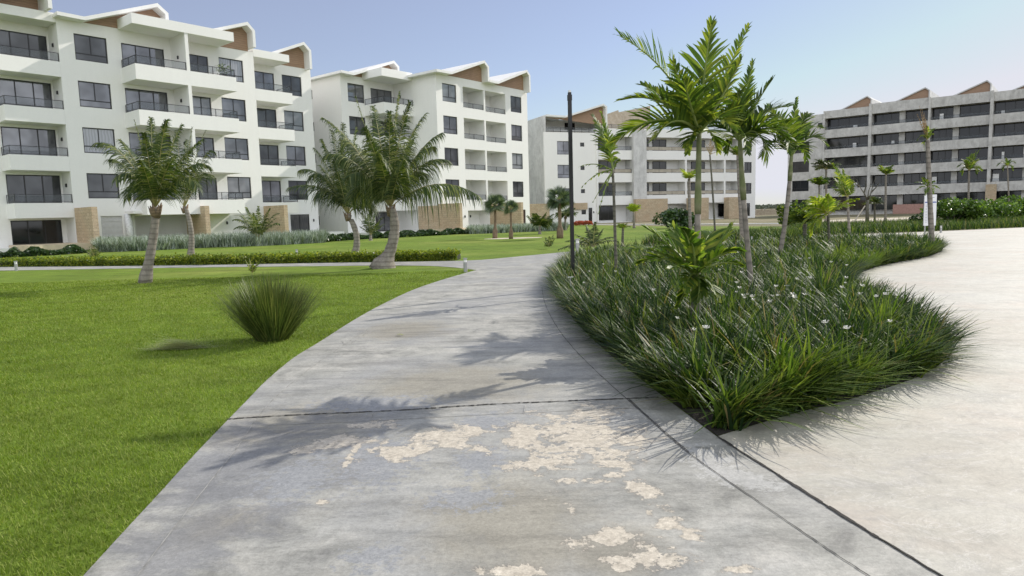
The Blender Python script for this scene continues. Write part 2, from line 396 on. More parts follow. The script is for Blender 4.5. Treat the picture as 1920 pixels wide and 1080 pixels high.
n_edge = m.math('ADD', m.math('MULTIPLY', m.math('SUBTRACT', m.noise(3.6, 9, .7, dist=.5), .5), 4.2), m.math('MULTIPLY', m.math('SUBTRACT', m.noise(15, 7, .8), .5), 2.6))
flake = m.noise(14, 9, .78, dist=.3)
blue = m.ramp(m.math('ADD', blobmask(m, blob_blue), m.math('MULTIPLY', m.math('SUBTRACT', flake, .5), 5.0)), [(.22, 0), (.30, .8)])
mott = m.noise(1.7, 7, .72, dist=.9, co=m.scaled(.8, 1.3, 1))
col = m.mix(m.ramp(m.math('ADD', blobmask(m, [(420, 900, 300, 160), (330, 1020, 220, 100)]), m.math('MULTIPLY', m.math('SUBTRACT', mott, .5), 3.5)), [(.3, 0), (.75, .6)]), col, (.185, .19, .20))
col = m.mix(blue, col, m.mix(m.noise(30, 3), (.20, .21, .22), (.36, .37, .38)))
bv = m.math('ADD', blobmask(m, blob_beige), n_edge)
rim = m.ramp(bv, [(.16, 0), (.33, .7), (.39, 0)])
beige = m.ramp(bv, [(.36, 0), (.41, 1)])
col = m.mix(rim, col, (.22, .20, .17))
col = m.mix(beige, col, m.mix(m.ramp(m.noise(26, 6, .8), [(.3, 0), (.7, 1)]), (.42, .375, .30), (.61, .56, .465)))
chips = m.ramp(m.math('ADD', blobmask(m, [(1327, 867, 50, 34), (1400, 905, 60, 20), (1290, 790, 30, 25)]), n_edge), [(.3, 0), (.5, .45)])
col = m.mix(chips, col, (.52, .52, .50))
col = m.mix(1, col, m.ramp(m.noise(26, 7, .82), [(.3, .80), (.7, 1.18)]), 'MULTIPLY')
col = m.mix(1, col, m.ramp(fine, [(.25, .78), (.75, 1.18)]), 'MULTIPLY')
col = m.mix(m.ramp(grit, [(.68, 0), (.78, .6)]), col, (.62, .60, .56))
col = m.mix(m.ramp(m.noise(120, 2, .8), [(.24, .6), (.33, 0)]), col, (.14, .14, .14))
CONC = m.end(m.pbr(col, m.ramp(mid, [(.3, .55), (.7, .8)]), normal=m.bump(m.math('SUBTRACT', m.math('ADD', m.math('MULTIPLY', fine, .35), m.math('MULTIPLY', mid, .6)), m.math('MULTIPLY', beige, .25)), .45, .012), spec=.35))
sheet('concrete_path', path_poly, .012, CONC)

# plaza of cream stamped stone
m = Mat('cream_plaza')
big = m.noise(.4, 5, .6); vein = m.noise(1.6, 8, .7, co=m.scaled(.8, 1.5, 1), dist=1.5); fine = m.noise(38, 5, .75)
wv = m.n('TexNoise', {'Vector': m.scaled(1.0, 1.6, 1), 'Scale': 1.7, 'Detail': 7, 'Roughness': .6, 'Distortion': 2.2}).outputs[0]
ridge = m.math('ABSOLUTE', m.math('SUBTRACT', wv, .5))
col = m.ramp(big, [(.3, (.42, .39, .325)), (.5, (.455, .44, .38)), (.7, (.495, .485, .43))])
col = m.mix(m.ramp(m.noise(.9, 5, .6), [(.5, 0), (.7, .45)]), col, (.50, .42, .345))
col = m.mix(m.ramp(vein, [(.3, .7), (.48, 0)]), col, (.38, .365, .335))
strp = m.noise(1.1, 8, .75, co=m.scaled(.9, 2.0, 1, rot=.5))
col = m.mix(1, col, m.ramp(strp, [(.3, .84), (.5, 1.0), (.7, 1.07)]), 'MULTIPLY')
col = m.mix(m.ramp(ridge, [(0, .45), (.014, 0)]), col, (.62, .60, .56))
col = m.mix(1, col, m.ramp(m.noise(6, 8, .75, dist=.5), [(.32, .84), (.5, 1.0), (.68, 1.07)]), 'MULTIPLY')
col = m.mix(1, col, m.ramp(fine, [(.3, .86), (.7, 1.07)]), 'MULTIPLY')
col = m.mix(m.ramp(m.noise(24, 4, .8, co=m.scaled(.6, 1.6, 1)), [(.27, .6), (.34, 0)]), col, (.36, .34, .30))
PLAZA = m.end(m.pbr(col, .62, normal=m.bump(m.math('ADD', m.math('MULTIPLY', vein, 1.0), m.math('MULTIPLY', fine, .2)), .5, .02), spec=.35))
plaza_far = px_line([(1510, 447.5), (1560, 441.5), (1690, 437), (1800, 432.5), (1920, 427)], 3)
dp = plaza_far[-1] - plaza_far[-3]; dp /= np.linalg.norm(dp)
plaza_far += [plaza_far[-1] + dp * 25]
plaza_poly = [tuple(p) for p in joint[::-1]] + [tuple(p) for p in reversed(bed_right[:-1])] + [tuple(p) for p in reversed([q for q in bed_back if q[0] > plaza_far[0][0]])] + [tuple(p) for p in plaza_far] + [(60, 12), (60, -8), (joint[-1][0] + 1, -8)]
sheet('plaza', plaza_poly, .016, PLAZA)

# bed soil
m = Mat('dark_soil'); a = m.noise(30, 6, .8)
SOIL = m.end(m.pbr(m.ramp(a, [(.3, (.012, .010, .008)), (.6, (.05, .04, .03)), (.8, (.14, .12, .10))]), .95, normal=m.bump(a, 1, .03)))
sheet('bed_soil', bed_poly, .020, SOIL)

# joints in the paving
DARKJ = m_flat('dark_joint', (.035, .032, .028), .95, var=.4, sc=30)
LIGHTJ = m_flat('filled_joint', (.36, .355, .33), .95, var=.6, sc=8)
jm = MB()
def jit_line(line, amp, sub=6):
    out = []
    for i in range(len(line) - 1):
        for k in range(sub):
            t = k / sub; p = line[i] * (1 - t) + line[i + 1] * t; out.append(p + np.array([rnd.uniform(-amp, amp), rnd.uniform(-amp, amp)]))
    out.append(line[-1]); return out
ribbon(jm, jit_line([np.array(p) for p in joint], .003, 12), .018, .0182, .9)
crk = px_line([(425, 789), (560, 781), (740, 773), (905, 762), (1060, 755), (1235, 748)], 6)
ribbon(jm, jit_line(crk, .006, 5), .018, .0175, 1.2)
struct(jm.build('paving_gap', DARKJ))
jm = MB()
ls = px_line([(205, 1160), (262, 1080), (330, 990), (400, 900), (440, 850), (500, 765), (570, 702), (640, 652), (700, 612)], 5)
ribbon(jm, jit_line(ls, .002, 2), .006, .0165, .6)
rs = px_line([(1760, 1175), (1620, 1080), (1480, 985), (1290, 852), (1210, 782), (1130, 710), (1075, 655), (1040, 608), (1022, 570), (1016, 540)], 5)
jd = MB(); ribbon(jd, jit_line(rs, .003, 3), .007, .0165, .8)
ribbon(jd, jit_line(px_line([(1180, 752), (1215, 785), (1290, 851)], 3), .002, 2), .012, .0170, .8)
struct(jd.build('score_line', m_flat('score_dark', (.10, .10, .095), .95, var=.4, sc=12)))
for q in ([(425, 803), (640, 795), (900, 781), (1180, 768)], [(640, 640), (655, 648), (700, 616)], [(985, 763), (982, 779)], [(700, 775), (697, 792)]):
    ribbon(jm, jit_line(px_line(q, 4), .002, 2), .007, .0170, .8)
struct(jm.build('filled_score_line', LIGHTJ))

# sandy walk in front of the grey block, kerb line beyond the lawn
m = Mat('pale_sand'); a = m.noise(2, 6, .7)
SAND = m.end(m.pbr(m.ramp(a, [(.3, (.46, .40, .31)), (.7, (.64, .58, .48))]), .95))
sheet('sand_walk', [tuple(G(*p)[:2]) for p in [(1500, 424), (1560, 421), (1640, 417), (1725, 414), (1730, 407), (1660, 409), (1560, 412.5), (1500, 415)]], .008, SAND)
km = MB()
ln = [G(*p)[:2] for p in [(1085, 422), (1200, 421.5), (1330, 421), (1410, 420.5), (1490, 420)]]
for i in range(len(ln) - 1):
    a_, b_ = ln[i], ln[i + 1]; d_ = (b_ - a_) / np.linalg.norm(b_ - a_); n_ = np.array([-d_[1], d_[0]]) * 1.1
    km.add([(*a_, .0), (*b_, .0), (*(b_ + n_), .0), (*(a_ + n_), .0), (*a_, .07), (*b_, .07), (*(b_ + n_), .07), (*(a_ + n_), .07)], [(4, 5, 6, 7), (0, 1, 5, 4), (1, 2, 6, 5), (2, 3, 7, 6), (3, 0, 4, 7)])
struct(km.build('far_walkway', m_flat('pale_concrete', (.6, .6, .58), .8)))
sp = G(962, 446.8)
sheet('sand_patch', [(sp[0] + 1.9 * math.cos(i / 20 * 6.283) * (1 + .12 * rnd.random()), sp[1] + 1.0 * math.sin(i / 20 * 6.283) * (1 + .1 * rnd.random())) for i in range(20)], .008, SAND)

# ------------------------------------------------------------------ buildings
def window(root, u0, u1, z0, z1, y, glass=GLASS, kind='win', n=2, name='window', t=.07):
    _wi[0] += 1
    if glass is GLASS: glass = (GLASS, GLASS, GLASS_B, GLASS, GLASS_C, GLASS_B, GLASS)[(_wi[0] * 5 + _wi[0] // 3) % 7]
    f = MB(); d = .09
    f.box(u0, u1, y, y + d, z1 - t, z1); f.box(u0, u1, y, y + d, z0, z0 + t); f.box(u0, u0 + t, y, y + d, z0 + t, z1 - t); f.box(u1 - t, u1, y, y + d, z0 + t, z1 - t)
    if kind == 'win':
        zt = z0 + (z1 - z0) * .27
        f.box(u0 + t, u1 - t, y + .01, y + d - .01, zt - .03, zt + .035); um = (u0 + u1) / 2; f.box(um - .03, um + .03, y + .012, y + d - .012, zt + .035, z1 - t)
    else:
        for k in range(1, n):
            um = u0 + (u1 - u0) * k / n; f.box(um - .035, um + .035, y + .012, y + d - .012, z0 + t, z1 - t)
    fo = f.build(name, BLACK, root)
    g = MB(); g.box(u0 + t * .5, u1 - t * .5, y + .035, y + .055, z0 + t * .5, z1 - t * .5); g.build('pane', glass, fo)
    return fo
def window_x(root, y0, y1, z0, z1, x, out=-1, glass=GLASSD):   # small window on a side wall whose outer face is x, facing out*(+x)
    f = MB(); t = .05; a = x - out * .04; b = x - out * .12
    f.box(a, b, y0, y1, z1 - t, z1); f.box(a, b, y0, y1, z0, z0 + t); f.box(a, b, y0, y0 + t, z0 + t, z1 - t); f.box(a, b, y1 - t, y1, z0 + t, z1 - t)
    fo = f.build('window', BLACK, root); g = MB(); g.box(x - out * .07, x - out * .1, y0 + t * .5, y1 - t * .5, z0 + t * .5, z1 - t * .5); g.build('pane', glass, fo)
def railing(root, pts, z, h=.6, panel=RAILG, step=1.5):
    f = MB(); g = MB(); r = .018
    for i in range(len(pts) - 1):
        (x0, y0), (x1, y1) = pts[i], pts[i + 1]; L = math.hypot(x1 - x0, y1 - y0); n = max(1, round(L / step))
        along_x = abs(x1 - x0) > abs(y1 - y0)
        if along_x:
            s_ = 1 if x1 > x0 else -1
            f.box(x0 - s_ * r, x1 + s_ * r, y0 - r, y0 + r, z + h - .035, z + h); f.box(x0 + s_ * r, x1 - s_ * r, y0 - r * .8, y0 + r * .8, z + .06, z + .09)
            g.box(x0 + s_ * .03, x1 - s_ * .03, y0 - .006, y0 + .006, z + .095, z + h - .04)
        else:
            s_ = 1 if y1 > y0 else -1
            f.box(x0 - r, x0 + r, y0 + s_ * r, y1 - s_ * r, z + h - .035, z + h); f.box(x0 - r * .8, x0 + r * .8, y0 + s_ * r, y1 - s_ * r, z + .06, z + .09)
            g.box(x0 - .006, x0 + .006, y0 + s_ * .03, y1 - s_ * .03, z + .095, z + h - .04)
        for k in range(n + 1):
            if k == 0 and i > 0: continue
            x, y = x0 + (x1 - x0) * k / n, y0 + (y1 - y0) * k / n
            f.box(x - r, x + r, y - r * 1.1, y + r * 1.1, z, z + h - .036)
    fo = f.build('railing', BLACK, root); g.build('rail_panel', panel, fo); return fo
def sconce(root, u, y, z, sx=False):
    f = MB()
    if sx: f.box(u - .1, u, y - .05, y + .05, z - .11, z + .11).box(u - .07, u, y - .035, y + .035, z + .11, z + .14)
    else: f.box(u - .05, u + .05, y - .1, y, z - .11, z + .11).box(u - .035, u + .035, y - .07, y, z + .11, z + .14)
    f.build('wall_lamp', BLACK, root)
def gable(root, pts, y0, y1, yp, t=.24, zb=15.75, wood=WOOD, roofm=WHITE_ROOF):
    P = [Vector(p) for p in pts]; inn = []
    for i, p in enumerate(P):
        d1 = (P[i] - P[i - 1]).normalized() if i > 0 else (P[1] - P[0]).normalized(); d2 = (P[i + 1] - P[i]).normalized() if i < len(P) - 1 else d1
        n1, n2 = Vector((d1.y, -d1.x)), Vector((d2.y, -d2.x)); mm = (n1 + n2).normalized(); inn.append(p + mm * (t / max(.35, mm.dot(n1))))
    f = MB()
    for i in range(len(P) - 1): f.prism_y([tuple(P[i]), tuple(P[i + 1]), tuple(inn[i + 1]), tuple(inn[i])][::-1], y0, y1)
    r = f.build('roof', roofm, root)
    poly = [tuple(p) for p in inn if p.y > zb]
    a = [p for p in poly]
    # close along the base line
    left = inn[0]; 
    for i in range(len(inn) - 1):
        if inn[i].y <= zb < inn[i + 1].y:
            k = (zb - inn[i].y) / (inn[i + 1].y - inn[i].y); left = inn[i].lerp(inn[i + 1], k); break
    w_ = MB(); w_.prism_y(([(left.x, zb)] if left.y <= zb + .3 else []) + a + [(inn[-1].x, zb)], yp, yp + .2); w_.build('gable_panel', wood, r)
    return r
def parapet(f, u0, u1, y0, y1, z0, z1, t=.15, sides=(True, True)):   # U-shaped balcony front with slab
    f.box(u0, u1, y0, y0 + t, z0, z1)
    if sides[0]: f.box(u0, u0 + t, y0 + t, y1, z0, z1)
    if sides[1]: f.box(u1 - t, u1, y0 + t, y1, z0, z1)
    f.box(u0 + (t if sides[0] else 0), u1 - (t if sides[1] else 0), y0 + t, y1, z0 + .003, z0 + .3)

T0 = 14.95; ST = 3.2; CAN = 15.47
def rows(n=4): return [k * ST for k in range(n)]

# ---- building one (left)
O1 = (-29.5259, 49.8267, 0)
def rz_of(az): return math.radians(90 - az)
b1 = thing('apartment_building', 'white five-storey apartment block filling the left of the picture, nearest of the row', 'building', O1, rz_of(39.5), 'apartment blocks around the garden')
f = MB()
wh = [(-.62, 1.48, T0 - 1.78 - k, T0 - k) for k in rows()]
dB1 = [(2.45, 5.5, 12.62 - k, 14.82 - k) for k in rows(4)]; dB2 = [(7.35, 8.95, 12.62 - k, 14.82 - k) for k in rows(4)]
w2 = [(9.85, 11.95, T0 - 1.78 - k, T0 - k) for k in rows()]
f.wall(-1.62, 12.95, .3, 15.8, 0, .3, wh + dB1 + dB2 + w2 + [(0.05, 1.5, .3, 2.3), (2.35, 7.6, .3, 2.25), (10.2, 12.2, .3, 2.2)])
f.wall(-14, -1.62 - .0, .3, CAN - .002, 1.8, 2.1, [(-4.95, -1.72, 12.6 - k, 14.85 - k) for k in rows()] + [(-4.95, -1.9, .4, 2.12)])
f.box(-1.62, -1.37, .3, 2.1, .3, 15.8)
f.box(12.70, 12.95, .3, 2.4, .3, 15.8)
f.wall(12.70, 20.2, .3, 15.75, 2.4, 2.7, [(14.3, 16.3, 12.62 - k, 14.85 - k) for k in rows()] + [(17.1, 19.15, T0 - 1.78 - k - .05, T0 - k - .05) for k in rows()] + [(17.1, 19.15, .4, 2.15)])
f.box(19.95, 20.2, 2.7, 14, .3, 15.75); f.box(-14, 19.95, 13.7, 14, .3, 15.6)
f.box(-14, -1.7, 2.1, 13.7, 15.0, 15.6).box(-1.37, 12.7, .3, 13.7, 15.0, 15.6).box(12.95, 19.95, 2.7, 13.7, 15.0, 15.59)
f.box(-14, 20.2, -.02, 14, .02, .3)
f.box(2.35, 7.6, 2.4, 2.6, .3, 2.6).box(2.1, 2.35, .3, 2.4, .3, 2.5).box(7.6, 7.85, .3, 2.4, .3, 2.5).box(2.35, 7.6, .3, 2.4, 2.25, 2.5)
f.box(10.0, 12.4, .9, 1.0, .3, 2.3)
f.build('wall', WHITE, b1)
for k in rows():
    g = MB()
    parapet(g, -5.1, -1.624, 0, 1.8, 11.85 - k, 12.86 - k, sides=(True, False)); parapet(g, 2.3, 9.9, -2.4, 0, 11.9 - k, 12.98 - k)
    parapet(g, 12.953, 16.5, 0, 2.4, 11.85 - k, 12.82 - k, sides=(False, True))
    if k < 9: g.box(6.0, 6.25, -2.4, 0, 12.98 - k, (CAN + .25 if k == 0 else 11.9 - k + ST))
    g.build('balcony', WHITE, b1)
    railing(b1, [(-5.04, 1.7), (-5.04, .07), (-1.66, .07)], 12.86 - k); railing(b1, [(2.38, -.05), (2.38, -2.32), (5.97, -2.32)], 12.98 - k)
    railing(b1, [(6.28, -2.32), (9.82, -2.32), (9.82, -.05)], 12.98 - k); railing(b1, [(13.0, .07), (16.43, .07), (16.43, 2.3)], 12.82 - k)
    window(b1, -4.95, -1.72, 12.6 - k, 14.85 - k, 1.86, GLASS, 'door', 3, 'sliding_door'); window(b1, 2.45, 5.5, 12.62 - k, 14.82 - k, .06, GLASS, 'door', 3, 'sliding_door')
    window(b1, 7.35, 8.95, 12.62 - k, 14.82 - k, .06, GLASS, 'door', 2, 'sliding_door'); window(b1, 14.3, 16.3, 12.62 - k, 14.85 - k, 2.46, GLASS, 'door', 2, 'sliding_door')
    window(b1, -.62, 1.48, T0 - 1.78 - k, T0 - k, .08, GLASSC if k == 2 * ST else GLASS); window(b1, 9.85, 11.95, T0 - 1.78 - k, T0 - k, .08, GLASSC if k == 0 else GLASS)
    window(b1, 17.1, 19.15, T0 - 1.83 - k, T0 - k - .05, 2.48, GLASS)
    sconce(b1, -1.62, .9, 14.1 - k, True); sconce(b1, 6.0, -1.2, 14.1 - k, True)
g = MB(); g.box(-14, -1.63, -.005, 2.0, CAN, 16.08); g.box(2.3, 9.9, -2.45, -.003, CAN + .25, 16.42); g.box(12.955, 16.4, -.005, 2.39, CAN, 16.1); g.build('canopy', WHITE, b1)
gable(b1, [(-9.4, 15.95), (-8, 15.95), (-2.75, 17.95), (-2.05, 17.3), (-2.05, 16.1)], -.9, 12, 1.0, zb=16.0)
gable(b1, [(-1.8, 16.0), (-.15, 15.97), (4.9, 17.92), (5.65, 17.35), (5.65, 16.2)], -.9, 12, -.02, zb=15.79)
gable(b1, [(5.9, 16.15), (7.0, 16.1), (12.1, 17.95), (12.72, 17.35), (12.72, 16.0)], -.9, 12, -.02, zb=15.79)
gable(b1, [(13.2, 15.95), (14.4, 15.95), (19.07, 17.95), (19.8, 17.3), (19.8, 15.6)], 1.5, 12, 2.38, zb=15.74)
window(b1, -4.95, -1.9, .4, 2.12, 1.86, GLASSD, 'door', 3, 'sliding_door'); window(b1, 17.1, 19.15, .4, 2.15, 2.46, GLASSK, 'door', 2, 'sliding_door')
g = MB(); 
for i in range(10): g.box(.05, 1.5, .1 + .02 * (i % 2), .2, .3 + i * .2, .5 + i * .2 - .004)
g.build('garage_door', SHUT, b1)
g = MB(); 
for i in range(9): g.box(10.2, 12.2, .1 + .02 * (i % 2), .2, .3 + i * .21, .51 + i * .21 - .004)
g.build('garage_door', WHITE, b1)
g = MB(); g.tube([(1.85, -.28, .2), (1.83, -.28, 1.2), (1.8, -.28, 2.42)], [.28, .26, .24], 10); g.build('wrapped_column', WRAP, b1, True)
for u, y0 in ((-1.6, .0), (6.2, -.0), (12.97, 2.39)):
    g = MB(); g.box(u, u + .36, y0 - 3.1 if y0 < 1 else -3.1, y0 - .004, .3, 2.9); g.build('stone_wall', STONE, b1)
g = MB(); g.box(-5.2, -1.0, -2.4, 1.7, .02, .47); g.build('terrace_plinth', CREAMSTONE, b1)
g = MB(); g.box(1.7, 6.19, -1.5, -.004, 2.42, 2.62); g.box(18.3, 20.4, -1.2, 2.2, .0, .45); g.build('entrance_canopy', WHITE, b1)
for u, y in ((15.6, 2.4), (19.6, 2.4), (9.55, 0), (-6.2, 1.8)): sconce(b1, u, y, 1.55)

pp = thing('potted_plant', 'leafy potted plant on the top right balcony of the nearest white block', 'plant'); pw = Matrix.Rotation(rz_of(39.5), 4, 'Z'); pl_ = pw @ Vector((9.2, -1.9, 12.9)); pp.location = Vector(O1) + pl_
g = MB(); g.tube([(0, 0, 0), (0, 0, .3)], [.14, .19], 10); g.build('pot', BLACK, pp)
_C = nr.normal(size=(160, 3)) * [.28, .2, .2] + [0, 0, .75]
_a = nr.normal(size=(160, 3)); _a /= np.linalg.norm(_a, axis=1)[:, None]; _b = np.cross(_a, nr.normal(size=(160, 3))); _b /= np.linalg.norm(_b, axis=1)[:, None]
npmesh('foliage', np.stack([_C - _a * .1, _C + _b * .03, _C + _a * .1, _C - _b * .03], 1), np.arange(640).reshape(-1, 4), REDF_G, pp)

# ---- building two (middle)
O2 = (-5.97175, 71.5775, 0)
b2 = thing('apartment_building', 'white stepped apartment block behind the two big coconut palms, middle of the row', 'building', O2, rz_of(38.8), 'apartment blocks around the garden')
f = MB()
f.wall(-1.7, 13.3, .2, 15.8, 0, .3, [(-.8, 1.25, T0 - 1.78 - k, T0 - k) for k in rows()] + [(10.2, 12.2, T0 - 1.78 - k, T0 - k) for k in rows()] + [(2.25, 5.55, 12.85 - k, 14.97 - k) for k in rows()] + [(5.8, 9.25, 12.75 - k, 14.97 - k) for k in rows()] + [(2.45, 5.95, .2, 2.12), (11.9, 12.5, .2, 2.1)])
f.wall_x(.3, 6.3, .2, 15.8, -1.7, -1.4)
f.wall(-8.5, -1.7, .2, 15.7, 6.3, 6.6, [(-7.65, -5.6, T0 - 1.78 - k, T0 - k) for k in rows()] + [(-4.75, -1.9, 12.6 - k, 14.8 - k) for k in rows()] + [(-4.9, -2.4, .2, 2.2)])
f.wall_x(6.6, 20, .2, 15.7, -8.5, -8.2, [(10.9, 11.5, 13.85 - k, 14.75 - k) for k in rows(4)] + [(10.9, 11.5, 13.85 - 12.8, 14.75 - 12.8)])
f.box(13.0, 13.3, .3, 16, .2, 15.8).box(-8.2, 13.0, 19.7, 20, .2, 15.6)
f.box(-8.2, -1.4, 6.6, 19.7, 15.1, 15.6).box(-1.4, 13.0, .3, 19.7, 15.1, 15.62)
f.box(-8.5, 13.3, 0.02, 20, .0, .2)
# recess rooms
for k in rows():
    f.box(2.0, 9.5, 2.3, 2.5, 12.3 - k, 15.1 - k); f.box(5.57, 5.79, .3, 2.3, 12.3 - k, 15.1 - k); f.box(2.0, 2.25, .3, 2.3, 12.3 - k, 15.1 - k); f.box(9.27, 9.5, .3, 2.3, 12.3 - k, 15.1 - k)
    f.box(2.25, 5.57, .3, 2.3, 15.0 - k, 15.1 - k).box(5.79, 9.27, .3, 2.3, 15.0 - k, 15.1 - k).box(2.25, 5.57, .3, 2.3, 12.3 - k, 12.45 - k).box(5.79, 9.27, .3, 2.3, 12.3 - k, 12.45 - k)
f.box(2.45, 5.95, 1.5, 1.7, .2, 2.5).box(2.2, 2.45, .3, 1.7, .2, 2.5).box(5.95, 6.2, .3, 1.7, .2, 2.5).box(2.45, 5.95, .3, 1.5, 2.12, 2.3)
f.build('wall', WHITE, b2)
for k in rows():
    window(b2, -.8, 1.25, T0 - 1.78 - k, T0 - k, .08, GLASS); window(b2, 10.2, 12.2, T0 - 1.78 - k, T0 - k, .08, GLASSC if k == 2 * ST else GLASS)
    window(b2, -7.65, -5.6, T0 - 1.78 - k, T0 - k, 6.38, GLASS); window(b2, -4.75, -1.9, 12.6 - k, 14.8 - k, 6.36, GLASS, 'door', 3, 'sliding_door')
    window(b2, 2.27, 3.2, 12.46 - k, 14.6 - k, 2.2, GLASSD, 'door', 1, 'sliding_door'); window(b2, 5.81, 6.6, 12.46 - k, 14.6 - k, 2.2, GLASSD, 'door', 1, 'sliding_door')
    sconce(b2, 4.6, 2.3, 14.0 - k); sconce(b2, 8.2, 2.3, 14.0 - k); sconce(b2, -1.7, 5.2, 14.1 - k, True)
    railing(b2, [(2.3, .12), (5.53, .12)], 12.86 - k, .55); railing(b2, [(5.84, .12), (9.22, .12)], 12.76 - k, .55)
    g = MB(); parapet(g, -5.7, -1.703, 3.3, 6.3, 11.9 - k, 12.95 - k, sides=(True, False)); g.build('balcony', WHITE, b2)
    railing(b2, [(-5.62, 6.2), (-5.62, 3.38), (-1.74, 3.38)], 12.95 - k)
    window_x(b2, 10.9, 11.5, 13.85 - k, 14.75 - k, -8.5)
window_x(b2, 10.9, 11.5, 13.85 - 12.8, 14.75 - 12.8, -8.5)
g = MB(); g.box(-5.8, -1.703, 3.3, 6.29, CAN, 16.25); g.build('canopy', WHITE, b2)
gable(b2, [(-2.4, 15.95), (-.3, 15.97), (4.85, 17.85), (5.55, 17.3), (5.55, 15.75)], -.9, 14, -.02, zb=15.79)
gable(b2, [(5.6, 15.97), (7.0, 15.95), (12.25, 17.92), (12.85, 17.4), (12.85, 15.5)], -.9, 14, -.02, zb=15.79)
gable(b2, [(-9.0, 15.85), (-7.5, 15.8), (-2.2, 17.75), (-1.5, 17.25), (-1.5, 16.2)], 5.4, 18, 6.28, zb=15.69)
window(b2, 2.5, 3.0, .2, 2.1, 1.4, GLASSD, 'door', 1, 'sliding_door'); window(b2, 11.9, 12.5, .2, 2.1, .08, m_flat('brown_door', (.10, .05, .04), .5), 'door', 1, 'entrance_door'); window(b2, -4.9, -2.4, .2, 2.2, 6.36, GLASS, 'door', 2, 'sliding_door')
sconce(b2, 1.9, 0, 1.5); sconce(b2, 4.4, 1.5, 1.5)
for u, y0, y1 in ((-2.06, -3.0, 6.29), (5.98, -4.4, -.004)):
    g = MB(); g.box(u, u + .36, y0, y1 if u > 0 else -.004, .3, 2.85)
    if u < 0: g.box(-1.98, -1.703, -.002, 3.0, .3, 2.7)
    g.build('stone_wall', STONE, b2)
g = MB(); g.box(-3.0, 1.2, -3.1, -.1, .0, .35); g.build('terrace_plinth', CREAMSTONE, b2)

# ---- building three (grey and white, centre)
O3 = (22.7331, 101.823, 0)
b3 = thing('apartment_building', 'half-finished white and grey apartment block with brown gable, behind the tall front palms', 'building', O3, rz_of(68), 'apartment blocks around the garden')
f = MB(); gr = MB(); T3 = 12.1
holes = [(-17.3, -15.3, T3 - .75 - 1.8 - k, T3 - .75 - k) for k in (0, ST, 2 * ST)] + [(-13.75, -13.1, T3 - .9 - .55 - k, T3 - .9 - k) for k in (0, ST, 2 * ST)] + [(-12.6, -12.0, .2, 2.2), (-13.7, -13.0, 1.3, 1.9)]
f.wall(-19.25, -11.3, .1, 12.55, 0, .3, holes)
f.box(-11.3, -11.1, -.25, 1.9, .1, 13.0)
for (a_, b_) in ((-11.1, -5.45), (-3.3, 3.85), (3.85, 10.9), (10.9, 13.6)):
    for k in rows(4):
        z1 = T3 - k; zlow = z1 - 1.9
        hb = (13.2 if k == 0 else z1 + 1.3)
        f.box(a_, b_, 0, .25, z1, hb); f.box(a_, b_, .25, 2.0, z1 + .9, z1 + 1.15)
    f.box(a_, b_, 1.8, 2.0, .1, 13.15)
for u_ in (3.72, 10.83, 13.6): f.box(u_, u_ + .28, -.05, 1.8, 2.35, 13.25)
f.box(-3.3, -3.1, -.06, 1.8, 2.35, 13.25)
f.wall(13.88, 16.9, .1, 13.25, 0, .3, [(14.7, 16.15, 6.95 + k, 8.6 + k) for k in (0, -ST, ST)] + [(14.7, 15.9, .3, 2.3)])
f.box(-19.0, 16.9, 2.0, 13, 13.0, 13.14).box(-19.25, 16.9, .02, 13, -.1, .1)
f.box(-18.9, -9.7, 4.2, 4.4, 13.14, 14.8)
f.build('wall', WHITE, b3)
gr.wall_x(.3, 11, .1, 14.7, -19.25, -18.95, [(2.0 + 3.4, 2.6 + 3.4, 7.9 - k, 8.6 - k) for k in (-ST, 0, ST)] + [(8.4, 9.0, 7.9 - k, 8.6 - k) for k in (-ST, 0, ST)])
gr.prism_y([(-19.24, 12.552), (-18.95, 12.552), (-18.95, 14.7), (-19.24, 14.7)], .0, .3)
gr.build('grey_wall', GREYLIGHT, b3)
gr = MB(); gr.box(-5.45, -3.3, -.5, 1.8, .1, 13.0); gr.build('grey_pier', GREYLIGHT, b3)
gr = MB(); gr.box(16.6, 16.9, .3, 13, .1, 13.2); gr.build('grey_wall', GREYLIGHT, b3)
for k in (0, ST, 2 * ST):
    window(b3, -17.3, -15.3, T3 - 2.55 - k, T3 - .75 - k, .08, GLASS)
    window(b3, -13.75, -13.1, T3 - 1.45 - k, T3 - .9 - k, .1, GLASSD, 'door', 1)
    window(b3, 14.7, 16.15, 6.95 + ST - k, 8.6 + ST - k, .1, GLASSD, 'win')
    for ya in (5.4, 8.4): window_x(b3, ya, ya + .6, 7.9 + ST - k, 8.6 + ST - k, -19.25)
for k in rows(4):
    z1 = T3 - k; zf = z1 - 1.85
    for (a_, b_, gl) in ((-10.95, -7.2, GLASSD), (-3.0, -1.5, GLASSD), (-.8, 1.6, GLASSD), (4.1, 5.3, GLASSD), (6.1, 8.6, GLASSD), (11.2, 12.3, GLASSD)):
        if k == 3 * ST and a_ in (-3.0, 4.1, 6.1): continue
        window(b3, a_, b_, max(zf - .3, .15), z1 - .12, 1.7, gl, 'door', 3 if b_ - a_ > 3 else 2, 'sliding_door', .07)
    if k < 3 * ST:
        for i, (a_, b_) in enumerate(((-11.05, -5.5), (-3.05, 3.7), (4.05, 10.8), (11.15, 13.55))):
            railing(b3, [(a_, .1), (b_, .1)], z1 - 1.9, .58, RAILG if (i == 0 and k != ST) else RAILB, 2.3)
for i, (u, wd) in enumerate(((-5.6, 5.4), (3.9, 3.2), (10.8, 3.3))):
    g = MB(); g.box(u, u + wd, -1.2, -.55 if i == 0 else -.08, .0, 3.25); g.build('stone_wall', STONE, b3)
g = MB(); g.box(-22.5, -19.3, -1.4, -.9, 0, 2.9); g.build('stone_wall', STONE, b3)
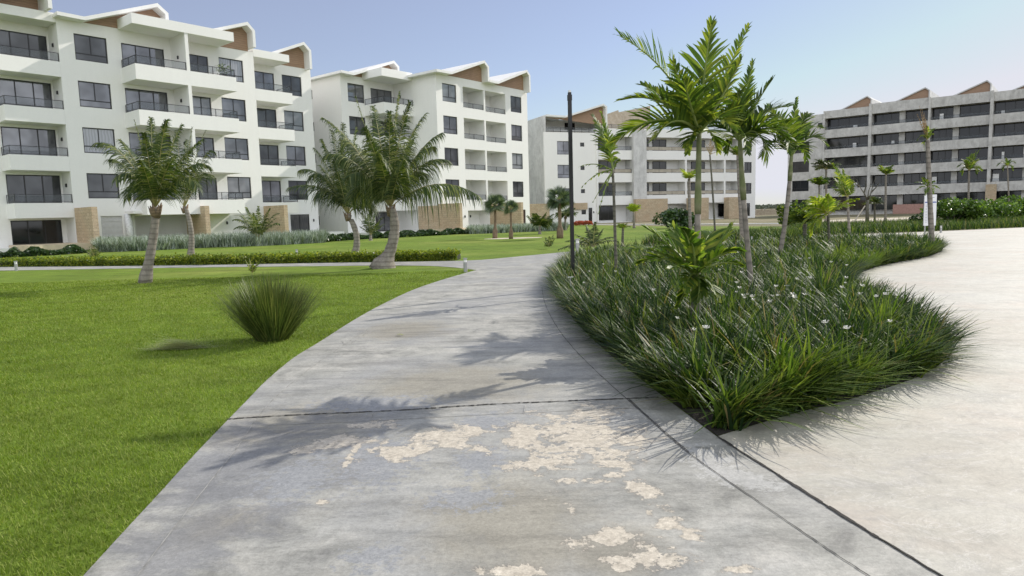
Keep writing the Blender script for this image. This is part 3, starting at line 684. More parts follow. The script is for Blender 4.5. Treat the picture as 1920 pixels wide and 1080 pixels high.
g = MB(); g.box(-15.0, -12.9, -.3, -.05, 2.0, 2.9); g.build('stone_lintel', STONE, b3)
gable(b3, [(-18.9, 14.85), (-16, 14.75), (-10.1, 16.55), (-9.5, 16.2), (-9.5, 13.3)], -.2, 11, .6, zb=13.7)
g = MB(); g.prism_y([(-9.4, 13.14), (-9.4, 15.05), (-4.6, 16.6), (-4.5, 16.3), (1, 17.4), (1, 13.14)], 5, 5.3); g.build('unfinished_gable', BEIGERAW, b3)
railing(b3, [(-18.9, .1), (-11.2, .1)], 12.55, .7, RAILG, 1.1); railing(b3, [(-11.0, .12), (13.8, .12)], 13.25, .55, RAILG, 1.2)
window(b3, -18.6, -17.0, 13.15, 14.5, 4.1, GLASS, 'door', 2, 'sliding_door'); window(b3, -14, -12.4, 13.15, 14.4, 4.1, GLASSD, 'door', 2, 'sliding_door')
window(b3, -12.6, -12.0, .2, 2.2, .08, GLASSD, 'door', 1, 'entrance_door'); window(b3, -13.7, -13.0, 1.3, 1.9, .08, GLASSD, 'door', 1)
window(b3, 14.7, 15.9, .3, 2.3, .1, GLASSD, 'door', 2, 'sliding_door')
for u_ in (-11.8, -3.6, 2.8, 5.0): sconce(b3, u_ if u_ < -11 else u_, 0 if u_ < -11 else (1.8 if u_ > -3 else -.5), 1.55)

# ---- building four (grey, right)
O4 = (59.2523, 109.4016, 0)
b4 = thing('apartment_building', 'long grey unpainted apartment block on the right with four wedge gables on its roof', 'building', O4, rz_of(130), 'apartment blocks around the garden')
f = MB(); T4 = 15.8
lw = [(-14.2, -11.5, T4 - .3 - 1.8 - k, T4 - .3 - k) for k in rows(4)] + [(-14.2, -11.5, .7, 2.7), (-10.2, -9.5, T4 - .6 - .75, T4 - .6)]
f.wall(-15.0, -9.3, .1, 16.6, 0, .3, lw)
bays = ((-9.1, -2.5), (-2.1, 5.65), (5.95, 13.35), (13.75, 21.4), (21.8, 30))
ptop = (17.0, 17.35, 17.25, 17.1, 17.0)
for (a_, b_), pt in zip(bays, ptop):
    for k in rows(5):
        z1 = T4 - k
        f.box(a_, b_, 0, .25, z1, pt if k == 0 else z1 + ST - 1.85); f.box(a_, b_, .25, 1.9, z1 + .7, z1 + .95)
for u0, pt in ((-9.3, 17.0), (-2.5, 17.4), (5.65, 17.4), (13.35, 17.3), (21.4, 17.2)):
    f.box(u0, u0 + (.2 if u0 < -9 else (.4 if u0 < 0 or u0 > 13 else .3)), -.25, 1.9, .1, pt)
f.box(-9.1, 30, 1.9, 2.1, .1, 16.7).box(-9.1, 30, 2.1, 13, 16.0, 16.7).box(-15, -14.7, .3, 13, .1, 16.6).box(-14.7, -9.3, .3, 13, 16.2, 16.5).box(-15, 30, .02, 13, -.1, .1)
f.build('wall', GREYRAW, b4)
for i, p in enumerate(([(-7.4, 16.95), (-6.9, 17.0), (-2.93, 18.75), (-2.28, 18.2), (-2.28, 17.0)], [(.6, 17.3), (1.1, 17.4), (5.05, 19.0), (5.68, 18.5), (5.68, 17.2)], [(8.3, 17.2), (8.8, 17.35), (12.8, 18.95), (13.35, 18.4), (13.35, 17.1)], [(15.0, 17.0), (15.5, 17.05), (20.4, 18.95), (21, 18.4), (21, 17.1)])):
    gable(b4, p, .4, 11, .62, .16, 16.9, roofm=GREYLIGHT)
segs = [(-9.05, -2.55), (-2.05, 1.6), (2.4, 5.6), (6.0, 8.75), (9.5, 13.3), (13.8, 17.4), (18.1, 21.3)]
for k in rows(5):
    z1 = T4 - k
    for (a_, b_) in segs:
        window(b4, a_, b_, max(z1 - 2.3, .15), z1 - .05, 1.5, GLASSD, 'door', 4 if b_ - a_ > 5 else 3, 'sliding_door', .08)
    for (a_, b_) in ((1.6, 2.4), (8.75, 9.5), (17.4, 18.1)):
        g = MB(); g.box(a_, b_, 1.0, 1.88, max(z1 - 2.3, .12), z1 + .69); g.build('pier', GREYRAW, b4)
    if k < 4 * ST:
        for (a_, b_) in ((-9.0, -2.55), (-2.05, 5.6), (6.0, 13.3), (13.8, 21.3)): railing(b4, [(a_, .1), (b_, .1)], z1 - 1.85, .5, RAILG, 1.8)
    window(b4, -14.2, -11.5, max(T4 - 2.1 - k, .7), max(T4 - .3 - k, 2.7), .08, GLASSD)
window(b4, -10.2, -9.5, T4 - 1.35, T4 - .6, .08, GLASSD, 'door', 1)
g = MB(); g.box(13.3, 14.6, -.7, -.26, 0, 4.0); g.build('stone_wall', STONE, b4)
g = MB(); g.box(1.5, 5.6, -1.2, -.05, 0, 1.45); g.build('pink_plinth', m_flat('pink_block', (.42, .25, .21), .9, var=.25), b4)
g = MB(); 
for a_, b_, zz, wd in ((-5.0, -4.4, 13.9, .5), (-5.0, -4.5, 10.8, .75), (.6, 1.0, 11.0, .4), (-4.7, -4.2, 4.2, .95), (7.0, 7.5, 13.95, .9), (14.6, 15.0, 13.95, .5), (14.9, 15.2, 7.5, 1.1), (6.3, 6.9, 4.2, 1.3), (13.95, 14.7, 4.2, 1.3)): g.box(a_, b_, .9, 1.3, zz, zz + wd)
g.build('stored_panel', WHITE_ROOF, b4)

# far low stone wall and tree line
g = MB(); a_ = G(1400, 404.5); b_ = G(1485, 401)
n = 26
for i in range(n):
    p = a_ + (b_ - a_) * i / n; q = a_ + (b_ - a_) * (i + .97) / n; h = .95 + .25 * rnd.random()
    g.add([(p[0], p[1], 0), (q[0], q[1], 0), (q[0], q[1] + .5, 0), (p[0], p[1] + .5, 0), (p[0], p[1], h), (q[0], q[1], h), (q[0], q[1] + .5, h), (p[0], p[1] + .5, h)], [(4, 5, 6, 7), (0, 1, 5, 4), (1, 2, 6, 5), (2, 3, 7, 6), (3, 0, 4, 7)])
tag(g.build('rubble_wall', BEIGERAW), 'low rough beige stone wall in the gap between the two far grey blocks', 'wall')

# ------------------------------------------------------------------ vegetation helpers
def blades(P, az, lean, L, W, curve=.5, seg=3, tipw=.12):
    """ribbon blades: P (n,3) bases; returns V,Q"""
    n = len(P); ts = np.linspace(0, 1, seg + 1)
    dh = np.stack([np.cos(az), np.sin(az), np.zeros(n)], 1); sd_ = np.stack([-np.sin(az), np.cos(az), np.zeros(n)], 1)
    V = np.zeros((n, seg + 1, 2, 3))
    for i, t in enumerate(ts):
        ang = lean + curve * t * t if np.ndim(curve) == 0 else lean + curve * t * t
        hor = np.sin(lean) * t + curve * .5 * t * t; ver = np.cos(lean) * t - curve * .42 * t ** 2.2 * np.sign(np.maximum(curve, 0) + 1e-6)
        c = P + dh * (hor * L)[:, None] + np.array([0, 0, 1.0]) * (ver * L)[:, None]
        wd = W * (1 - t ** 1.6 * (1 - tipw)) * .5
        V[:, i, 0] = c - sd_ * wd[:, None]; V[:, i, 1] = c + sd_ * wd[:, None]
    base = (np.arange(n) * (seg + 1) * 2)[:, None, None]
    q = np.array([[2 * i, 2 * i + 1, 2 * i + 3, 2 * i + 2] for i in range(seg)])[None]
    return V.reshape(-1, 3), (base + q).reshape(-1, 4)
def leaves(C, N_, size, asp=.5, n=None, flat=0.0):
    """random oriented leaf quads (diamond) at points C"""
    n = len(C); a = nr.normal(size=(n, 3)); a[:, 2] *= (1 - flat); a /= np.linalg.norm(a, axis=1)[:, None]
    b = nr.normal(size=(n, 3)); b -= (b * a).sum(1)[:, None] * a; b /= np.linalg.norm(b, axis=1)[:, None]
    s = (size * nr.uniform(.6, 1.3, n))[:, None]
    V = np.stack([C - a * s * .5, C + b * s * asp * .5, C + a * s * .5, C - b * s * asp * .5], 1)
    return V.reshape(-1, 3), np.arange(n * 4).reshape(-1, 4)
class VQ:
    def __init__(s): s.V = []; s.Q = []; s.M = []; s.n = 0
    def add(s, V, Q, m=0): s.V.append(np.asarray(V)); s.Q.append(np.asarray(Q) + s.n); s.M.append(np.full(len(Q), m)); s.n += len(V)
    def build(s, name, mats, parent=None, smooth=False): return npmesh(name, np.concatenate(s.V), np.concatenate(s.Q), mats, parent, np.concatenate(s.M), smooth)
def qtube(pts, rad, n=5):
    mb = MB(); mb.tube([tuple(p) for p in pts], rad, n, cap=False); return np.array(mb.v), np.array(mb.f)
def frond(vq, p0, p1, p2, L, n=40, W=.03, droop=.25, lift=.25, ang=(60, 18), start=.14, rr=.02, out=None, jit=.12):
    p0, p1, p2 = (np.asarray(p, float) for p in (p0, p1, p2))
    B = lambda t: (1 - t) ** 2 * p0 + 2 * t * (1 - t) * p1 + t * t * p2
    D = lambda t: 2 * (1 - t) * (p1 - p0) + 2 * t * (p2 - p1)
    ts = np.linspace(0, 1, 9); vq.add(*qtube([B(t) for t in ts], [rr * (1 - .85 * t) for t in ts]), 1)
    od = p2 - p0; od = np.array([od[0], od[1], 0]); od = od / (np.linalg.norm(od) + 1e-6)
    P = []; Dr = []; Ww = []; LL = []; wv = []
    twist = nr.uniform(-.5, .5)
    for sgn in (-1, 1):
        for i in range(n):
            t = start + (1 - start) * (i + nr.uniform(-.2, .2)) / (n - 1); t = min(max(t, 0), 1)
            T = D(t); T /= np.linalg.norm(T); ref = np.array([0, 0, 1.0]) - od * .45
            N_ = ref - (ref @ T) * T; N_ /= np.linalg.norm(N_); Sd = np.cross(T, N_)
            ct, st_ = math.cos(twist), math.sin(twist); N_, Sd = N_ * ct + Sd * st_, Sd * ct - N_ * st_
            u = (t - start) / (1 - start); a = math.radians(ang[0] + (ang[1] - ang[0]) * u + nr.uniform(-7, 7))
            d = Sd * sgn * math.sin(a) + T * math.cos(a) + N_ * (lift + nr.uniform(-jit, jit)); d /= np.linalg.norm(d)
            prof = (.55 + .45 * math.sin(math.pi * min(1, u * 1.25 + .08))) * (1 - .45 * u ** 2.5)
            P.append(B(t)); Dr.append(d); LL.append(L * prof * nr.uniform(.85, 1.1)); Ww.append(W * nr.uniform(.75, 1.2)); w_ = T - (T @ d) * d; wv.append(w_ / np.linalg.norm(w_) + N_ * .35)
    P, Dr, LL, Ww, wv = map(np.array, (P, Dr, LL, Ww, wv)); m_ = len(P)
    dr = droop * nr.uniform(.6, 1.5, m_)
    V = np.zeros((m_, 4, 2, 3))
    for i, s_ in enumerate((0, .33, .68, 1)):
        c = P + Dr * (LL * s_)[:, None] * (1 - .25 * dr[:, None] * s_) - np.array([0, 0, 1.0]) * (dr * LL * s_ ** 2)[:, None]
        wd = (Ww * (.7, 1.0, .8, .12)[i] * .5)[:, None]; V[:, i, 0] = c - wv * wd; V[:, i, 1] = c + wv * wd
    q = np.array([[2 * i, 2 * i + 1, 2 * i + 3, 2 * i + 2] for i in range(3)])[None] + (np.arange(m_) * 8)[:, None, None]
    vq.add(V.reshape(-1, 3), q.reshape(-1, 4), 0)

L_COCO = m_leaf('coconut_leaflet', (.032, .058, .018), (.065, .10, .028), (.24, .26, .09), .26, .5, .3)
L_COCO2 = m_leaf('coconut_leaflet_dark', (.028, .052, .02), (.055, .085, .028), (.18, .20, .08), .24, .5, .3)
L_ARECA = m_leaf('palm_leaflet_bright', (.05, .095, .018), (.11, .165, .026), (.30, .33, .05), .45, .5, .25)
L_ARECA_D = m_leaf('palm_leaflet_deep', (.035, .07, .016), (.075, .12, .022), (.19, .23, .04), .42, .5, .25)
L_BUSH = m_leaf('palm_leaflet_bush', (.06, .12, .02), (.12, .19, .03), (.30, .34, .06), .45, .45, .3)
L_LIME = m_leaf('palm_leaflet_lime', (.16, .24, .03), (.26, .33, .04), (.38, .40, .06), .45, .45, .4)
L_YEL = m_leaf('palm_leaflet_yellow', (.25, .26, .03), (.33, .30, .04), (.20, .26, .04), .45, .45, .4)
L_FAN = m_leaf('fan_leaflet', (.05, .08, .05), (.09, .13, .08), (.17, .21, .13), .25, .45, .4)
L_DEAD = m_leaf('dead_leaf', (.30, .20, .10), (.42, .30, .17), (.22, .15, .08), .2, .8, .1, tcol=(1, .9, .7))
STEM_G = m_flat('green_frond_stem', (.20, .26, .06), .5)
STEM_Y = m_flat('yellow_frond_stem', (.34, .30, .12), .5)
T_COCO = m_trunk('coconut_bark', (.15, .13, .11), (.31, .28, .24), 7, (.09, .075, .06))
T_GREY = m_trunk('grey_ringed_bark', (.15, .13, .11), (.29, .26, .22), 6, (.10, .09, .07))
T_SHAFT = m_trunk('green_crownshaft', (.10, .13, .05), (.19, .21, .095), 3.5, (.26, .25, .16))
T_FIB = m_trunk('fibrous_bark', (.10, .07, .045), (.28, .20, .13), 12, (.06, .045, .03))
T_DARK = m_trunk('dark_thin_bark', (.07, .065, .05), (.17, .16, .12), 10, (.04, .04, .03))

def palm(label, base, crown, tips, kind='coco', mid=None, r0=.13, r1=.08, flare=1.3, n=34, Lf=.55, W=.032, name='palm_tree', leaf=None, stem=None, bark=None, group='palms in the garden', sag=.35, droop=.3, lift=.25, shaft=0.0, rr=.018, Y=None, top=None, ang=None):
    if ang is None: ang = (74, 34) if kind == 'coco' else (56, 20)
    if kind == 'coco': lift *= .3; droop *= 1.25
    b = G(*base) if Y is None else AD(base[0], base[1], Y); b = np.array([b[0], b[1], 0.0]); Yd = b[1]
    t = thing(name, label, 'palm' if name == 'palm_tree' else 'plant', b, 0, group)
    c = AD(*crown, Yd) - b
    if mid is not None: mm = AD(*mid, Yd) - b
    else: mm = c * .5
    # quadratic through mid at t=.5
    ctl = 2 * mm - .5 * c; ts = np.linspace(0, 1, 15)
    pts = [2 * s * (1 - s) * ctl + s * s * c for s in ts]
    if c[2] > .25:
        rad = [(r0 + (r1 - r0) * s + r0 * (flare - 1) * max(0, 1 - s * 5)) * (1 + .06 * math.sin(i * 2.1)) for i, s in enumerate(ts)]
        pts[0] = pts[0] - np.array([0, 0, .08])
        k = 15 if not shaft else max(3, int(round(15 * (1 - shaft))))
        tm = MB(); tm.tube(pts[:k], rad[:k], 12); tm.build('trunk', bark or T_COCO, t, True)
        if shaft:
            sm = MB(); ns = 15 - k + 1; r_s = [rad[k - 1] * (1.25 if i == 1 else (1.12 - .35 * i / ns)) for i in range(ns)]; sm.tube(pts[k - 1:], r_s, 12); sm.build('crownshaft', T_SHAFT, t, True)
    vq = VQ()
    for tp in tips:
        x, y, dy = tp[:3]; o = tp[3] if len(tp) > 3 else {}
        tip = AD(x, y, Yd + dy) - b
        ln = np.linalg.norm(tip - c)
        m_ = c + (tip - c) * .5 + np.array([0, 0, 1]) * ln * o.get('sag', sag)
        if 'ctl' in o: m_ = AD(*o['ctl'], Yd + dy * .5) - b
        frond(vq, c + np.array([0, 0, -.02]), m_, tip, o.get('L', Lf), int(o.get('n', n)), o.get('W', W), o.get('droop', droop), o.get('lift', lift), ang=ang, rr=rr)
    vq.build('crown', [leaf or L_COCO, stem or STEM_Y], t)
    if kind == 'coco' and c[2] > 1:
        # fibrous boots and dead stubs at the crown base
        fm = MB()
        for i in range(9):
            an = i * 2.4; q = c + np.array([math.cos(an) * .05, math.sin(an) * .05, -.30]); e = c + np.array([math.cos(an) * (.13 + .07 * rnd.random()), math.sin(an) * .14, -.05 + .2 * rnd.random()])
            fm.tube([tuple(q), tuple((q + e) / 2 + np.array([0, 0, .02])), tuple(e)], [.055, .045, .012], 6)
        fm.build('leaf_base', T_FIB, t, True)
    return t
def ring_tips(cx, cy, r, n, squash=.8, up=.3, ymin=-1, seed=1, dscale=None, ppm=60):
    q = random.Random(seed); out = []
    for i in range(n):
        a = 2 * math.pi * (i + q.uniform(-.3, .3)) / n; rr = r * q.uniform(.75, 1.1); el = q.uniform(-.35, 1.0)
        out.append((cx + math.cos(a) * rr * (1 - .35 * max(el, 0)), cy - r * (up + el * squash * .6), math.sin(a) * rr / ppm))
    return out

# --- coconut palms on the left lawn
palm('coconut palm with pale curved trunk standing front left on the near lawn', (271, 531), (291, 388), [(180, 268, -.3, {'ctl': (235, 262)}), (204, 300, .5, {'ctl': (235, 290)}), (252, 226, -.2), (283, 222, .6), (312, 226, -.8), (340, 235, .2), (378, 262, -.5), (392, 312, .4, {'ctl': (355, 285)}), (238, 372, .9, {'ctl': (245, 310)}), (218, 335, -.7, {'ctl': (240, 300)}), (370, 350, -.9, {'ctl': (345, 300)}), (270, 250, -1.2), (300, 250, 1.4), (330, 290, -1.4), (262, 300, -1.5), (225, 262, 1.0)], mid=(288, 440), r0=.13, r1=.09, flare=1.45, Lf=.66, W=.028, n=62, sag=.18, droop=.5)
palm('leaning coconut palm half hidden behind the front left palm, beside the clipped hedge', (357, 482), (346, 388), [(330, 245, .4), (360, 240, -.3), (385, 245, .5), (402, 285, .2, {'ctl': (385, 265)}), (398, 335, -.5, {'ctl': (385, 300)}), (312, 300, .8), (372, 300, -1.0), (350, 262, 1.2), (308, 340, -.8), (388, 300, 1.0)], mid=(358, 430), r0=.14, r1=.1, Lf=.75, W=.03, n=50, sag=.18, droop=.5, leaf=L_COCO2)
palm('small trunkless coconut palm before the silver shrubs of the nearest block', (484, 461), (484, 445), [(437, 412, 0, {'ctl': (460, 405)}), (447, 395, .8), (462, 390, -.6), (484, 388, .4), (505, 392, -.5), (522, 400, .3, {'ctl': (507, 400)}), (524, 420, -.5, {'ctl': (510, 412)}), (440, 428, -.4, {'ctl': (460, 415)}), (475, 400, -1.2), (498, 410, 1.2), (515, 410, 1.0), (452, 405, 1.1)], r0=.1, Lf=.6, W=.05, n=26, sag=.12, name='young_palm')
palm('tiny agave-like palm seedling behind the clipped hedge at far left', (177, 487), (177, 484), [(162, 470, 0), (168, 463, .2), (176, 460, -.1), (184, 463, .2), (191, 469, 0), (172, 466, -.3), (186, 475, -.3), (165, 476, .3)], Lf=.2, W=.03, n=10, sag=.08, name='young_palm')
palm('tiny sprouting palm seedling on the near lawn edge in front of the hedge', (473, 514), (473, 510), [(460, 488, 0), (467, 484, .2), (474, 492, -.2), (483, 490, .1), (487, 489, -.1), (479, 498, .25)], Lf=.13, W=.03, n=10, sag=.05, name='young_palm', leaf=L_ARECA)
palm('coconut palm left of the big curved one, its trunk rising behind the hedge', (665, 478), (652, 402), [(541, 352, .3, {'ctl': (610, 330), 'droop': .7}), (578, 335, -.8, {'ctl': (605, 300)}), (590, 278, .2, {'ctl': (615, 300)}), (603, 262, -.5, {'ctl': (620, 300)}), (622, 245, .8), (643, 232, -.3), (668, 240, .5), (692, 252, -.4), (708, 300, .7), (716, 365, -.4, {'ctl': (700, 340)}), (748, 342, .5, {'ctl': (695, 350)}), (600, 310, 1.2), (640, 270, -1.4), (672, 280, 1.5), (690, 320, -1.5), (625, 300, -1.6), (590, 372, -.6, {'ctl': (615, 330)}), (560, 320, .9, {'ctl': (600, 300)}), (722, 290, -.8, {'ctl': (690, 290)}), (700, 395, .5, {'ctl': (690, 360)})], mid=(668, 440), r0=.16, r1=.11, Lf=.95, W=.034, n=66, sag=.14, droop=.6, leaf=L_COCO2)
palm('big coconut palm with swollen curved grey trunk at the fork of the paths', (717, 503), (732, 388), [(606, 221, .2, {'ctl': (665, 255), 'L': .7}), (668, 182, -.6, {'ctl': (690, 260)}), (749, 172, .6, {'ctl': (735, 260), 'L': .35}), (768, 192, -1.0, {'ctl': (740, 270), 'L': .95}), (796, 215, .4, {'ctl': (752, 270)}), (826, 250, -.3, {'ctl': (775, 275)}), (899, 368, -.5, {'ctl': (815, 312), 'droop': .95, 'L': 1.0, 'n': 60, 'W': .04}), (640, 262, .9, {'ctl': (680, 270)}), (655, 330, -1.0, {'ctl': (675, 300)}), (700, 200, 1.2), (730, 210, -1.6), (800, 330, 1.1, {'ctl': (770, 300)}), (685, 240, -1.5), (775, 260, 1.5), (710, 290, -1.9), (634, 300, .3, {'ctl': (675, 290)}), (757, 300, -1.8), (612, 290, -.6, {'ctl': (665, 275)}), (838, 300, .8, {'ctl': (785, 285)}), (660, 370, .6, {'ctl': (680, 320)}), (815, 275, 1.0, {'ctl': (770, 275)})], mid=(739, 440), r0=.20, r1=.125, flare=2.3, Lf=1.0, W=.034, n=74, sag=.14, droop=.6)
palm('small bluish coconut palm against the middle block left of the big curved trunk', (695, 451), (695, 440), [(674, 410, 0), (680, 400, .5), (690, 402, -.5), (702, 402, .3), (716, 408, 0), (720, 420, .5), (676, 425, -.5), (710, 416, -1), (685, 408, 1)], Lf=.55, W=.05, n=20, sag=.12, name='young_palm', leaf=L_COCO2)

# --- fan palms and small palms on the far lawn
def fan_palm(label, base, crown, r_px, trunk_r=.12, nleaf=22, leafm=None, seed=3):
    b = G(*base); b[2] = 0; t = thing('fan_palm', label, 'palm', b, 0, 'fan palms on the far lawn'); c = AD(*crown, b[1]) - b
    ts = np.linspace(0, 1, 10); tm = MB(); tm.tube([tuple(c * s + np.array([.02 * math.sin(s * 3), 0, -.05 if s == 0 else 0])) for s in ts], [trunk_r * (1.5 if s < .25 else .75) for s in ts], 10); tm.build('trunk', T_FIB, t, True)
    ppm = (crown[1] and F_PX / (b[1])); R = r_px / ppm; q = random.Random(seed); vq = VQ()
    for i in range(nleaf):
        th_ = q.uniform(0, 6.283); el = q.uniform(-.7, 1.35); d = np.array([math.cos(th_) * math.cos(el), math.sin(th_) * math.cos(el), math.sin(el)])
        hub = c + d * R * .35; vq.add(*qtube([c, hub], [.02, .015], 4), 1)
        side = np.cross(d, [0, 0, 1]); side /= np.linalg.norm(side) + 1e-6; nn = np.cross(side, d); ta = q.uniform(-1.2, 1.2); side, nn = side * math.cos(ta) + nn * math.sin(ta), nn * math.cos(ta) - side * math.sin(ta)
        k = 26; an = np.linspace(-1.9, 1.9, k); Dd = np.cos(an)[:, None] * d + np.sin(an)[:, None] * side + nn * .12; Ls = R * .68 * (1 - .25 * np.abs(an) / 1.9)
        wv = -np.sin(an)[:, None] * d + np.cos(an)[:, None] * side; V = np.zeros((k, 3, 2, 3))
        for j, (s_, w_) in enumerate(((0, .2), (.6, 1.0), (1, .1))):
            cc = hub + Dd * (Ls * s_)[:, None] - np.array([0, 0, 1]) * (.18 * Ls * s_ ** 2)[:, None]; wd = .011 * w_ * R / .9; V[:, j, 0] = cc - wv * wd * 2; V[:, j, 1] = cc + wv * wd * 2
        qd = np.array([[0, 1, 3, 2], [2, 3, 5, 4]])[None] + (np.arange(k) * 6)[:, None, None]; vq.add(V.reshape(-1, 3), qd.reshape(-1, 4), 0)
    vq.build('crown', [leafm or L_FAN, STEM_G], t); return t
fan_palm('left fan palm of the pair standing on the sandy patch', (928, 447), (928, 384), 26, seed=4)
fan_palm('right narrower fan palm of the pair standing on the sandy patch', (958, 448), (957, 390), 19, .1, 16, seed=5)
fan_palm('grey-green fan palm with thick brown trunk just left of the black lamp post', (1050, 447), (1048, 373), 31, .15, 26, seed=8)
palm('small coconut palm with yellow lower fronds before the half-finished block', (1012, 439), (1012, 424), ring_tips(1012, 424, 27, 13, up=.45, seed=3, ppm=28) + [(992, 408, 0), (1036, 402, 0)], Lf=.75, W=.07, n=20, sag=.1, name='young_palm', r0=.12)
palm('short leafy palm tucked behind the fan palm near the lamp post', (1060, 432), (1060, 405), ring_tips(1060, 405, 22, 11, up=.3, seed=5, ppm=20), Lf=.8, W=.09, n=16, sag=.1, r0=.12)
palm('small upright palm seedling on the lawn between fan palm and path', (1030, 467), (1030, 462), [(1019, 452, 0), (1023, 446, .4), (1030, 444, -.2), (1037, 441, .2), (1040, 447, 0), (1022, 458, -.4), (1036, 455, .4)], Lf=.22, W=.035, n=10, sag=.08, name='young_palm')
palm('spreading dark feather palm low on the lawn right of the lamp post', (1112, 472), (1112, 462), [(1048, 467, -.4, {'ctl': (1085, 450)}), (1062, 452, .5, {'ctl': (1090, 445)}), (1080, 440, -.5), (1100, 425, .3), (1116, 418, -.3), (1130, 430, .5), (1150, 445, -.4, {'ctl': (1132, 442)}), (1158, 452, .4, {'ctl': (1135, 446)}), (1095, 445, 1.2), (1125, 450, -1.2)], Lf=.35, W=.045, n=22, sag=.14, name='young_palm', leaf=L_COCO2)
palm('slender stick-like young palm on the far lawn right of the sapling', (1167, 462), (1168, 428), ring_tips(1168, 428, 16, 8, up=.3, seed=9, ppm=35), Lf=.3, W=.05, n=10, sag=.12, r0=.07, r1=.05, leaf=L_ARECA, bark=T_DARK, kind='areca')
palm('small yellow-topped palm before the stone wall of the half-finished block', (1189, 428), (1188, 398), ring_tips(1188, 396, 14, 9, up=.5, seed=10, ppm=19), Lf=.7, W=.08, n=12, sag=.15, r0=.12, leaf=L_LIME, kind='areca')

# --- three thin palms behind the main group
palm('thin dark-stemmed palm directly left of the tallest palm trunk', (1296, 452), (1292, 335), ring_tips(1292, 335, 22, 9, up=.4, seed=11, ppm=45), mid=(1293, 395), Lf=.35, W=.05, n=14, sag=.15, r0=.09, r1=.07, flare=1.1, leaf=L_LIME, kind='areca', bark=T_GREY)
palm('thin palm with brown withered top between the two main palm trunks', (1341, 446), (1331, 290), [(1322, 270, 0), (1332, 262, .2), (1340, 270, -.2), (1345, 285, .2)], mid=(1337, 370), Lf=.25, W=.03, n=10, sag=.1, r0=.06, r1=.045, flare=1.1, leaf=L_DEAD, kind='areca', bark=T_DARK)
palm('thin ringed palm just left of the leaning second palm trunk', (1392, 458), (1383, 292), ring_tips(1383, 288, 26, 8, up=.2, seed=13, ppm=45), mid=(1387, 370), Lf=.4, W=.05, n=14, sag=.15, r0=.09, r1=.06, flare=1.1, leaf=L_ARECA_D, kind='areca', bark=T_GREY)
ART = dict(kind='areca', leaf=L_ARECA, stem=STEM_G, bark=T_GREY, W=.037, n=28, lift=.38, droop=.22, rr=.022, group='feather palms in the planting bed')
# --- main feather palms
palm('tallest feather palm in the planting bed, crown rising well above every roof', (1306, 655), (1311, 246),
     [(1166, 70, .3, {'ctl': (1262, 120), 'L': .62, 'W': .024, 'n': 36}), (1334, 46, -.4, {'ctl': (1318, 140), 'L': .5}), (1402, 52, .3, {'ctl': (1345, 170), 'L': .4}), (1390, 112, -.5, {'ctl': (1350, 190), 'L': .4}),
      (1168, 187, -.2, {'ctl': (1245, 165), 'L': .4}), (1150, 268, .3, {'ctl': (1235, 190), 'L': .45}), (1205, 160, .6, {'ctl': (1265, 190), 'L': .4}), (1232, 255, -.7, {'ctl': (1265, 200), 'L': .45}), (1282, 150, -.9, {'ctl': (1295, 200), 'L': .5}),
      (1370, 240, -.6, {'ctl': (1345, 200), 'L': .45}), (1290, 285, -.3, {'ctl': (1296, 240), 'L': .25}), (1345, 280, .5, {'ctl': (1335, 230), 'L': .35}), (1262, 118, -.6, {'ctl': (1285, 180), 'L': .4, 'n': 18})],
     mid=(1308, 430), r0=.042, r1=.031, flare=1.2, Lf=.5, shaft=.42, **ART)
ART2 = dict(ART); ART2['leaf'] = L_ARECA_D
palm('second feather palm, its grey ringed trunk leaning left, right of the tallest one', (1414, 580), (1387, 262),
     [(1412, 118, .3, {'ctl': (1392, 190), 'L': .4}), (1448, 150, -.3, {'ctl': (1410, 200), 'L': .5}), (1382, 175, -.7), (1478, 200, .4, {'ctl': (1425, 200)}), (1300, 262, .2, {'ctl': (1345, 205)}), (1440, 292, -.4, {'ctl': (1420, 215)}), (1345, 160, .6, {'ctl': (1375, 200), 'L': .35}), (1475, 255, -.5, {'ctl': (1425, 215)}), (1340, 215, -.6, {'ctl': (1365, 210)}), (1362, 285, .5, {'ctl': (1368, 240), 'L': .3}), (1415, 215, 1.1), (1320, 232, 1.0, {'ctl': (1360, 200)}), (1400, 285, -.9, {'ctl': (1398, 230), 'L': .4}), (1455, 235, .9)],
     mid=(1398, 420), r0=.047, r1=.036, flare=1.15, Lf=.56, shaft=.3, **ART2)
ART3 = dict(ART2); ART3['W'] = .05; ART3['n'] = 24
palm('third feather palm, slimmest, trunk leaning right at the edge of the sky gap', (1458, 500), (1484, 292),
     [(1494, 186, .2, {'ctl': (1485, 240), 'L': .4}), (1547, 270, -.3, {'ctl': (1520, 235), 'L': .5}), (1515, 215, .5), (1440, 200, -.4, {'ctl': (1468, 230)}), (1412, 262, .5, {'ctl': (1445, 225)}), (1400, 232, -.7, {'ctl': (1445, 215)}), (1540, 240, .8), (1430, 290, -.6, {'ctl': (1455, 240)}), (1465, 225, -1.1), (1512, 298, .8, {'ctl': (1505, 250)}), (1478, 285, -1.3, {'ctl': (1480, 240)})],
     mid=(1474, 400), r0=.066, r1=.05, flare=1.2, Lf=.62, shaft=.2, **ART3)
ARTS = dict(ART); ARTS['n'] = 22; ARTS['W'] = .052; ARTS['leaf'] = L_BUSH; ARTS['lift'] = .3
